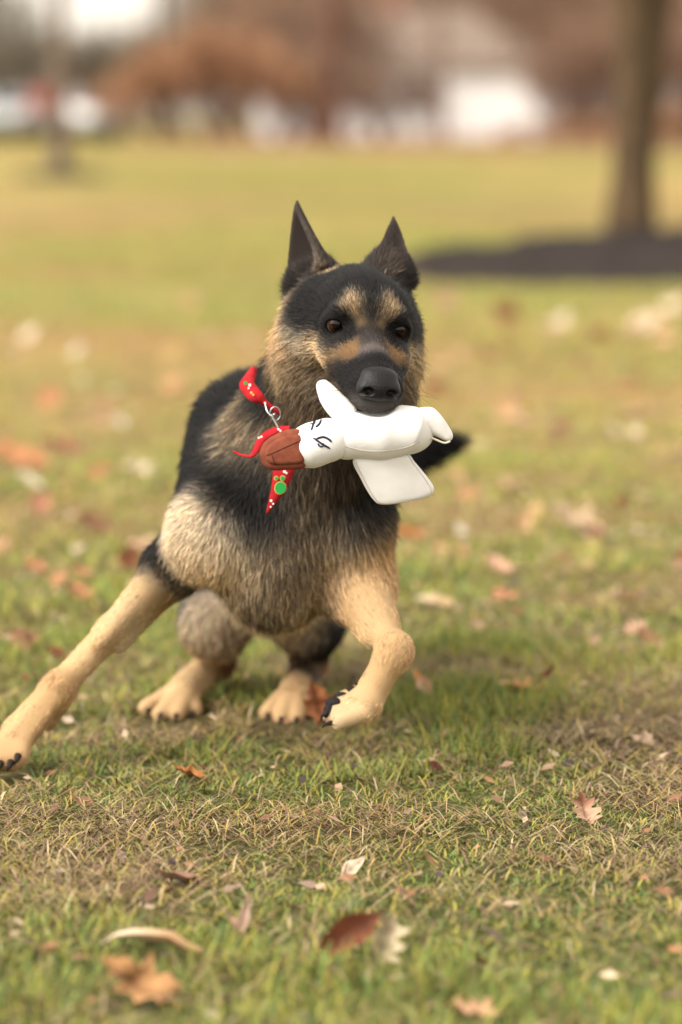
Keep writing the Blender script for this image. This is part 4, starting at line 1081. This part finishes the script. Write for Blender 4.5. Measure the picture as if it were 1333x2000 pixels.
for (m, y0, y1, mar) in ((150000, 2.7, 5.2, .50), (70000, 5.2, 9.5, .6), (40000, 9.5, 24, .9)):
    x, y = scatter(m, y0, y1, mar)
    g_ = green_amt(x, y); keep = rng.random(m) < .30 + .70 * (1 - g_)
    x, y = x[keep], y[keep]; ok = clear(x, y); x, y = x[ok], y[ok]; k = len(x)
    col = STRAWS[rng.integers(0, len(STRAWS), k)] * rng.uniform(.65, 1.2, k)[:, None]
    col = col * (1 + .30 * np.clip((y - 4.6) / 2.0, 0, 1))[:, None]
    h_ = rng.uniform(.012, .046, k); lean = rng.uniform(1.2, 1.5, k); wd = rng.uniform(.0006, .0019, k) * (1 if y1 < 9 else 1.7 if y1 < 10 else 3.0)
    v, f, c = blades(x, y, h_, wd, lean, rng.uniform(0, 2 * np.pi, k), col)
    v = v.reshape(-1, 6, 3); v[:, :, 2] += rng.uniform(.0, .010, k)[:, None]
    add(v.reshape(-1, 3), f, c)
g_me = np_mesh("grass", np.concatenate(allV), np.concatenate(allF)); add_col(g_me, np.concatenate(allC))
M_grass = mat("grass_blade", rough=.6, spec=.25, attr="Col")
M_grass.node_tree.nodes["Principled BSDF"].inputs['Subsurface Weight'].default_value = 0.0
grass = link("grass", g_me, M_grass); tag(grass, "short patchy winter lawn of green blades and dry straw", "grass", kind="stuff")


# scraps of broken leaf among the blades
m = 2600
x, y = scatter(m, 2.7, 8.0, .5); sz = rng.uniform(.003, .011, m)
a = nrm(np.stack([rng.normal(0, 1, m), rng.normal(0, 1, m), rng.normal(0, .35, m)], 1)); b = nrm(np.cross(a, nrm(np.stack([rng.normal(0, .45, m), rng.normal(0, .45, m) - .3, np.ones(m)], 1))))
P = np.stack([x, y, gz(x, y) + rng.uniform(.004, .014, m)], 1)
V = np.stack([P - a * sz[:, None], P - b * (sz * .45)[:, None] + np.array([0, 0, .001]), P + a * sz[:, None], P + b * (sz * .55)[:, None]], 1).reshape(-1, 3)
me = np_mesh("leaf_scraps", V, np.arange(4 * m).reshape(-1, 4))
SCR = np.array([(.40, .26, .17), (.24, .12, .065), (.48, .36, .24), (.15, .08, .05), (.34, .17, .08), (.10, .07, .06)])
add_col(me, np.repeat(SCR[rng.integers(0, 6, m)] * rng.uniform(.6, 1.2, m)[:, None], 4, 0))
tag(link("leaf_scraps", me, M_leaf, smooth=False), "tiny brown scraps of broken leaves among the grass blades", "leaf scraps", kind="stuff")
# ================================================================= trees, shrubs, house
def grow(base, d, length, r, levels, rs, out, twig_from=2, spread=.55, up=.15, kids=(3, 4), sides=5):
    """branch -> list of (path, radii, level)"""
    n_ = 5; P = [base]; dd = d
    for k in range(n_ - 1):
        dd = nrm(dd + rs.normal(0, .10, 3) + np.array([0, 0, up * .3])); P.append(P[-1] + dd * length / (n_ - 1))
    P = np.array(P); R_ = np.linspace(r, r * .55, n_)
    out.append((P, R_, levels))
    if levels <= 0: return
    for c in range(rs.integers(kids[0], kids[1] + 1)):
        t = rs.uniform(.45, 1.0); q = P[min(n_ - 1, int(t * (n_ - 1) + .5))]
        perp = nrm(np.cross(dd, rs.normal(0, 1, 3)))
        nd = nrm(dd * (1 - spread) + perp * spread + np.array([0, 0, up]))
        grow(q, nd, length * rs.uniform(.6, .8), r * rs.uniform(.42, .6), levels - 1, rs, out, twig_from, spread, up, kids, sides)
def skin(items, smin_=4, smax_=9):
    vf = []
    for P, R_, lv in items: vf.append(tube(P, R_, max(smin_, min(smax_, 3 + 2 * lv))))
    return merge(*vf)
M_bark = mat("bark", (.105, .070, .038), rough=.95, spec=.1, noise=(14, (.058, .039, .023), .35, .65), bump=(40, .9, .01))
M_bark_far = mat("grey_bark", (.17, .125, .095), rough=.95, spec=.1, noise=(9, (.10, .07, .055), .35, .65))
M_twig = mat("twigs", (.165, .104, .080), rough=.95, spec=.1, noise=(3, (.125, .082, .068), .35, .65))
M_twig_red = mat("red_twigs", (.12, .062, .043), rough=.95, spec=.1, noise=(3, (.09, .05, .038), .35, .65))
M_mulch = mat("mulch", (.050, .038, .032), rough=.98, spec=.1, noise=(30, (.022, .017, .016), .35, .65), bump=(45, 1.0, .03))
M_litter = mat("leaf_litter", (.27, .145, .075), rough=.95, spec=.1, noise=(1.2, (.20, .12, .065), .35, .65), bump=(12, .6, .03))

def gpos(x, Y): return (x - 666.5) / FPX * Y
def mound(name, cx, cy, rx, ry, h, label, skew=0.):
    rs = np.random.default_rng(5); nr, na = 14, 64
    V = [(cx, cy, h + gz(cx, cy))]
    for a in range(1, nr + 1):
        t = a / nr
        for b_ in range(na):
            th = b_ / na * 2 * np.pi; w = 1 + .05 * math.sin(3 * th + 1) + .03 * math.sin(7 * th)
            x = cx + rx * t * w * math.cos(th); y = cy + ry * t * w * math.sin(th) + skew * t * math.cos(th)
            z = float(gz(x, y)) + h * (1 - t ** 3) + (.022 * rs.normal() if t < .97 else -.02)
            V.append((x, y, z))
    F = [(0, 1 + b_, 1 + (b_ + 1) % na) for b_ in range(na)]
    for a in range(nr - 1):
        for b_ in range(na):
            F.append((1 + a * na + b_, 1 + (a + 1) * na + b_, 1 + (a + 1) * na + (b_ + 1) % na, 1 + a * na + (b_ + 1) % na))
    me = bpy.data.meshes.new(name); me.from_pydata(V, [], F)
    o = link(name, me, M_mulch); tag(o, label, "mulch bed"); return o
mound("mulch_bed", 1.82, 18.8, 1.74, 2.25, .13, "broad bed of dark mulch around the trunk of the near tree", 1.3)
mound("mulch_bed", gpos(120, 46), 46, .55, 1.8, .05, "small ring of brown mulch around the slim young tree")

def tree_obj(name, label, base, h_trunk, r, seed, levels=4, M=M_bark, lean=(0, 0, 1), second=None, group=None, spread=.5):
    rs = np.random.default_rng(seed)
    root = empty(name, base); tag(root, label, "tree", group)
    out = []
    P = [np.array(base) + np.array([0, 0, -.05])]; d = nrm(np.array(lean, float))
    n_ = 9
    for k in range(n_ - 1): P.append(P[-1] + nrm(d + rs.normal(0, .02, 3)) * h_trunk / (n_ - 1))
    P = np.array(P); R_ = r * (1 - .35 * np.linspace(0, 1, n_)); R_[0] *= 1.35; R_[1] *= 1.05
    tr = [tube(P, R_, 18)]
    if second is not None:
        t, dv, ln, r2 = second
        q = P[t]; P2 = np.array([q + nrm(np.array(dv)) * ln * s_ + np.array([0, 0, .12 * ln * s_ * s_]) for s_ in np.linspace(0, 1, 8)])
        tr.append(tube(P2, np.linspace(r2, r2 * .6, 8), 14))
        for c in range(3): grow(P2[-1], nrm(np.array([rs.normal(0, .5), rs.normal(0, .5), 1])), ln * .7, r2 * .5, levels - 1, rs, out, spread=spread)
    link("trunk", np_mesh("trunk", *merge(*tr)), M, root)
    for c in range(5):
        q = P[rs.integers(6, n_)]; th = c * 1.26 + rs.uniform(-.3, .3)
        grow(q, nrm(np.array([math.cos(th) * .8, math.sin(th) * .8, .75])), h_trunk * .5, r * .42, levels - 1, rs, out, spread=spread)
    link("crown", np_mesh("crown", *skin(out, 3, 7)), M, root)
    return root
tb = (gpos(1229, 20.0), 20.0, float(gz(gpos(1229, 20.0), 20.0)) + .05)
tree_obj("park_tree", "brown barked tree trunk rising from the broad dark mulch bed", tb, 3.6, .112, 3, 4, M_bark, second=(1, (.13, .10, 1), 2.6, .105))
tree_obj("young_tree", "slim young grey tree standing in a small mulch ring", (gpos(122, 46), 46, 0), 2.6, .12, 8, 4, M_bark_far)
tree_obj("tall_tree", "tall dark brown trunk in the brush beside the white house", (gpos(650, 104), 104, 0), 6.0, .25, 12, 4, M_twig_red)
tree_obj("tall_tree", "thin brown trunk right in front of the white house wall", (gpos(862, 122), 122, 0), 6.0, .13, 14, 3, M_twig)
tree_obj("tall_tree", "dark trunk standing against the bright gap of sky", (gpos(320, 150), 150, 0), 7.5, .24, 16, 4, M_bark)

# leaf litter under the brush
LV, LF = [], []
xs_ = np.linspace(gpos(170, 90), gpos(1500, 100), 60)
for k, x in enumerate(xs_):
    y0 = 80 + 8 * fbm(np.array([x]), np.array([3.0]), 3, 71)[0] + (12 if x < gpos(400, 90) else 0) - 9 * np.clip((x - 4) / 4, 0, 1)
    LV += [(x, y0, .02), (x, y0 + 20, .03), (x, 150, .03)]
for k in range(59): LF += [(3 * k, 3 * k + 3, 3 * k + 4, 3 * k + 1), (3 * k + 1, 3 * k + 4, 3 * k + 5, 3 * k + 2)]
me = bpy.data.meshes.new("leaf_litter"); me.from_pydata(LV, [], LF)
tag(link("leaf_litter", me, M_litter), "orange brown carpet of fallen leaves under the brush", "leaf litter", kind="stuff")

# shrubs: one of each kind, then copies
def quads_cloud(P, size, rs):
    m = len(P); a = nrm(rs.normal(0, 1, (m, 3))); b_ = nrm(np.cross(a, rs.normal(0, 1, (m, 3)))); s_ = size * rs.uniform(.6, 1.3, m)[:, None]
    V = np.stack([P - a * s_ * .9, P - b_ * s_ * .45, P + a * s_ * .9, P + b_ * s_ * .45], 1).reshape(-1, 3)
    return V, np.arange(m * 4).reshape(-1, 4)
def shrub_proto(seed, stems, hgt, leaves, lcol, Mt, lsize=.055, w=.45):
    rs = np.random.default_rng(seed); out = []
    for s_ in range(stems):
        th = rs.uniform(0, 2 * np.pi); q = np.array([math.cos(th), math.sin(th), 0]) * rs.uniform(0, .10) * w
        grow(q, nrm(np.array([math.cos(th) * w, math.sin(th) * w, 1.0])), hgt * .5, .018 * hgt / 2, 3, rs, out, spread=.45, up=.25, kids=(2, 4))
    root = empty("shrub", (0, 0, 0))
    link("stems", np_mesh("stems", *skin(out, 3, 4)), Mt, root)
    if leaves:
        ends = np.concatenate([o_[0][1:] for o_ in out if o_[2] <= 1])
        P = ends[rs.integers(0, len(ends), leaves)] + rs.normal(0, .07, (leaves, 3)); P[:, 2] = np.abs(P[:, 2])
        V, F = quads_cloud(P, lsize, rs); me = np_mesh("leaves", V, F)
        c = np.repeat(np.array(lcol)[rs.integers(0, len(lcol), leaves)] * rs.uniform(.7, 1.25, leaves)[:, None], 4, 0); add_col(me, c)
        link("leaves", me, M_leaf, root, smooth=False)
    return root
used = set()
def place(proto, x, Y, sc, rot, label, group, sz=None):
    if proto.name not in used: r_ = proto; used.add(proto.name)
    else:
        r_ = proto.copy(); COL.objects.link(r_)
        for ch in proto.children:
            c = ch.copy(); COL.objects.link(c); c.parent = r_
    r_.location = (gpos(x, Y), Y, 0); r_.rotation_euler = (0, 0, rot); r_.scale = (sc, sc, sz or sc)
    tag(r_, label, "shrub", group)
OB = [(.35, .175, .085), (.40, .21, .11), (.29, .145, .08), (.32, .20, .125)]
PB = [(.25, .15, .092), (.29, .18, .115), (.21, .12, .076)]
pr_o = [shrub_proto(31 + k, 9, 2.0, 2600, OB, M_twig_red, .06) for k in range(2)]
pr_p = [shrub_proto(41 + k, 12, 2.4, 1500, PB, M_twig, .05) for k in range(2)]
pr_g = [shrub_proto(51 + k, 11, 2.4, 1600, [(.18, .15, .108), (.15, .135, .088), (.20, .165, .125)], M_bark_far, .06) for k in range(2)]
rs = np.random.default_rng(77)
for k, (x, Y, sc) in enumerate(((215, 108, .75), (262, 112, .95), (315, 110, 1.15), (365, 114, 1.4), (412, 109, 1.5), (460, 113, 1.5), (505, 118, 1.35), (548, 116, 1.2))):
    place(pr_o[k % 2], x, Y, sc, rs.uniform(0, 6), "orange brown leafy shrub in the thicket left of the white house", "orange shrubs of the thicket")
for k, (x, Y, sc) in enumerate(((590, 120, 1.1), (625, 119, 1.25), (690, 122, .8), (735, 124, .9), (790, 126, .75), (835, 124, .8))):
    place(pr_p[k % 2], x, Y, sc, rs.uniform(0, 6), "brown bare shrub screening the left half of the white house", "brown shrubs before the house")
for k, (x, Y, sc) in enumerate(((1075, 118, 1.0), (1120, 114, 1.35), (1160, 118, 1.6), (1205, 113, 1.5), (1250, 116, 1.6), (1300, 110, 1.5), (1350, 114, 1.6), (1400, 112, 1.5))):
    place(pr_p[k % 2], x, Y, sc, rs.uniform(0, 6), "purplish brown bushy shrub behind the near tree's trunk", "purple brown shrubs beyond the near tree")
for k, (x, Y, sc) in enumerate(((1010, 88, .26), (1060, 86, .30), (1110, 84, .34), (1160, 82, .36), (1290, 82, .42), (1330, 84, .45), (985, 92, .2))):
    place(pr_o[k % 2], x, Y, sc, rs.uniform(0, 6), "low rusty brown shrub at the edge of the far lawn", "low shrubs along the far lawn")
for k, x in enumerate(np.arange(-120, 1500, 40)):
    hi = 2.7 if x > 400 else 2.6 if x < 0 else 1.75
    place(pr_g[k % 2], x + rs.uniform(-15, 15), 175 + rs.uniform(-15, 20), hi * rs.uniform(.9, 1.15), rs.uniform(0, 6), "grey brown bare scrub in the far line of woods", "far line of scrub")
for k, x in enumerate(np.arange(440, 1480, 55)):
    place(pr_p[k % 2], x + rs.uniform(-15, 15), 150 + rs.uniform(-5, 10), rs.uniform(2.3, 2.9), rs.uniform(0, 6), "tall brown bare thicket rising behind the white house", "tall thicket behind the house")
for k, (x, Y, sc) in enumerate(((560, 127, 2.0), (605, 126, 2.2), (745, 127, 1.8), (1092, 126, 1.8))):
    place(pr_p[k % 2], x, Y, sc, rs.uniform(0, 6), "tall thin brown bush against the wall of the white house", "tall thin bushes against the house")
# the woods go on on both sides of the view
rs2 = np.random.default_rng(9); m = 26000
xq = np.concatenate([rs2.uniform(-75, gpos(-150, 175), m // 2), rs2.uniform(gpos(1500, 175), 75, m // 2)]); yq = rs2.uniform(165, 200, m) - np.abs(xq) * .25
zq = rs2.uniform(0, 1, m) * (4.5 + 3.5 * fbm(xq, yq * 0, 9.0, 81) + 2 * vnoise(xq, yq * 0, 2.2, 83))
V, F = quads_cloud(np.stack([xq, yq, zq], 1), .22, rs2); me = np_mesh("distant_woods", V, F)
add_col(me, np.repeat(np.array([(.18, .15, .108), (.175, .112, .086), (.13, .10, .075), (.24, .13, .075)])[rs2.integers(0, 4, m)] * rs2.uniform(.7, 1.2, m)[:, None], 4, 0))
tag(link("distant_woods", me, M_leaf, smooth=False), "distant brown winter woods closing off the lawn", "woods", kind="stuff")
# red shrub and dark hedge at the far left
rp = shrub_proto(61, 6, .85, 900, [(.42, .07, .05), (.34, .06, .05), (.46, .12, .08)], M_twig_red, .05, .8)
place(rp, 100, 84, .95, 0, "small red leaved bush beside the slim young tree", None)
rp.location.z = .55
for k, x in enumerate((-30, 30, 90, 150, 205)):
    if k == 0:
        hp_ = shrub_proto(65, 8, .7, 2200, [(.030, .048, .018), (.022, .036, .016), (.04, .055, .02)], M_bark_far, .05, 1.2); hp_.name = "hedge_bush"
    place(hp_, x, 92, 1.0 if k else 1.05, k * 1.3, "dark evergreen bush of the low hedge by the parked cars", "low evergreen hedge bushes", .8)

# ---- white house
def box(name, x0, x1, y0, y1, z0, z1, m, parent):
    V = [(x, y, z) for x in (x0, x1) for y in (y0, y1) for z in (z0, z1)]
    F = [(0, 1, 3, 2), (4, 6, 7, 5), (0, 4, 5, 1), (2, 3, 7, 6), (0, 2, 6, 4), (1, 5, 7, 3)]
    me = bpy.data.meshes.new(name); me.from_pydata(V, [], F); return link(name, me, m, parent, smooth=False)
M_wall = mat("white_siding", (.82, .81, .80), rough=.7, noise=(2, (.76, .75, .74), .4, .6))
M_roof = mat("grey_shingle", (.21, .16, .125), rough=.9, noise=(6, (.16, .12, .095), .4, .6))
M_glass = mat("window_glass", (.05, .06, .07), rough=.1, spec=.5); M_trim = mat("white_trim", (.8, .8, .78), rough=.6); M_door = mat("door_paint", (.20, .10, .07), rough=.6)
HY = 132.0; hx0, hx1 = gpos(500, HY), gpos(1092, HY)
house = empty("house", ((hx0 + hx1) / 2, HY, 0)); tag(house, "white sided house with a grey gabled roof behind the brush", "house")
wl_ = box("wall", hx0, hx1, HY, HY + 7, 0, 2.55, M_wall, house)
for k in range(12): box("siding_board", hx0 - .01, hx1 + .01, HY - .018, HY, .05 + k * .205, .05 + k * .205 + .185, M_wall, wl_)
ov = .35; zr = 2.5; rz = 4.5
V = [(hx0 - ov, HY - .4, zr), (hx1 + ov, HY - .4, zr), (hx1 + ov, HY + 7.4, zr), (hx0 - ov, HY + 7.4, zr), (hx0 + 1.0, HY + 3.5, rz), (hx1 - 3.2, HY + 3.5, rz)]
V += [(a, b_, c - .12) for a, b_, c in V]
F = [(0, 1, 5, 4), (2, 3, 4, 5), (1, 2, 5), (3, 0, 4), (6, 10, 11, 7), (8, 11, 10, 9), (7, 11, 8), (9, 10, 6), (0, 6, 7, 1), (1, 7, 8, 2), (2, 8, 9, 3), (3, 9, 6, 0)]
me = bpy.data.meshes.new("roof"); me.from_pydata(V, [], F); rf = link("roof", me, M_roof, house, smooth=False)
box("chimney", gpos(770, HY) - .35, gpos(770, HY) + .35, HY + 3.1, HY + 3.9, 4.2, 5.3, mat("chimney_brick", (.30, .16, .12), rough=.9), rf)
for x in (560, 690, 815):
    c = gpos(x, HY); w_ = box("window", c - .45, c + .45, HY - .05, HY - .02, .95, 2.05, M_glass, house)
    for a, b_, c0, c1 in ((c - .53, c - .45, .87, 2.13), (c + .45, c + .53, .87, 2.13), (c - .45, c + .45, .87, .95), (c - .45, c + .45, 2.05, 2.13), (c - .02, c + .02, .95, 2.05)): box("frame", a, b_, HY - .08, HY - .055, c0, c1, M_trim, w_)
c = gpos(625, HY); dr = box("door", c - .45, c + .45, HY - .06, HY - .02, .1, 2.1, M_door, house)
box("handle", c + .32, c + .38, HY - .10, HY - .062, 1.0, 1.12, M_trim, dr)

# ---- parked cars, seen end on
M_carw = mat("white_car_paint", (.72, .72, .71), rough=.25, spec=.5); M_cars = mat("silver_car_paint", (.42, .43, .42), rough=.3, spec=.5); M_tyre = mat("tyre", (.02, .02, .02), rough=.9); M_lamp = mat("tail_lamp", (.35, .02, .02), rough=.3)
def car(x, Y, m, label):
    c = gpos(x, Y); root = empty("parked_car", (c, Y, 0)); tag(root, label, "car", None)
    prof_ = [(-2.1, .35), (-2.15, .75), (-1.75, .95), (-1.15, 1.02), (-.55, 1.45), (.9, 1.48), (1.7, 1.05), (2.1, .95), (2.15, .4)]
    V, F = [], []; m_ = len(prof_)
    for k, xx in enumerate((-.86, -.72, .72, .86)):
        for (yy, zz) in prof_:
            s_ = 1 if k in (1, 2) else .97
            V.append((c + xx * (1 if zz < 1.1 else .80), Y + yy * s_, .35 + (zz - .35) * (1 if k in (1, 2) else .96)))
    for k in range(3):
        for q in range(m_): F.append((k * m_ + q, k * m_ + (q + 1) % m_, (k + 1) * m_ + (q + 1) % m_, (k + 1) * m_ + q))
    F += [tuple(range(m_))[::-1], tuple(3 * m_ + q for q in range(m_))]
    me = bpy.data.meshes.new("body"); me.from_pydata(V, [], F); link("body", me, m, root, smooth=False)
    a = np.array([(c - .58, Y - 1.08, 1.08), (c + .58, Y - 1.08, 1.08), (c + .55, Y - .62, 1.42), (c - .55, Y - .62, 1.42)]) + np.array([0, -.03, .02])
    me = bpy.data.meshes.new("windscreen"); me.from_pydata([tuple(v) for v in np.concatenate([a, a + np.array([0, .02, -.015])])], [], [(0, 1, 2, 3), (7, 6, 5, 4), (0, 4, 5, 1), (1, 5, 6, 2), (2, 6, 7, 3), (3, 7, 4, 0)]); link("windscreen", me, M_glass, root, smooth=False)
    for sx in (-1, 1):
        box("lamp", c + sx * .68 - .14, c + sx * .68 + .14, Y - 2.2, Y - 2.10, .72, .86, M_lamp, root)
        for yy in (-1.3, 1.35):
            th = np.arange(20) * 2 * np.pi / 20
            V2, F2 = tube(np.array([(c + sx * .80 - .1, Y + yy, .32), (c + sx * .80 - .06, Y + yy, .32), (c + sx * .80 + .06, Y + yy, .32), (c + sx * .80 + .1, Y + yy, .32)]), np.array([.2, .32, .32, .2]), 20)
            link("wheel", np_mesh("wheel", V2, F2), M_tyre, root)
car(185, 128, M_carw, "white car parked beyond the dark hedge near the red bush")
car(22, 128, M_cars, "silver grey car parked beyond the dark hedge")
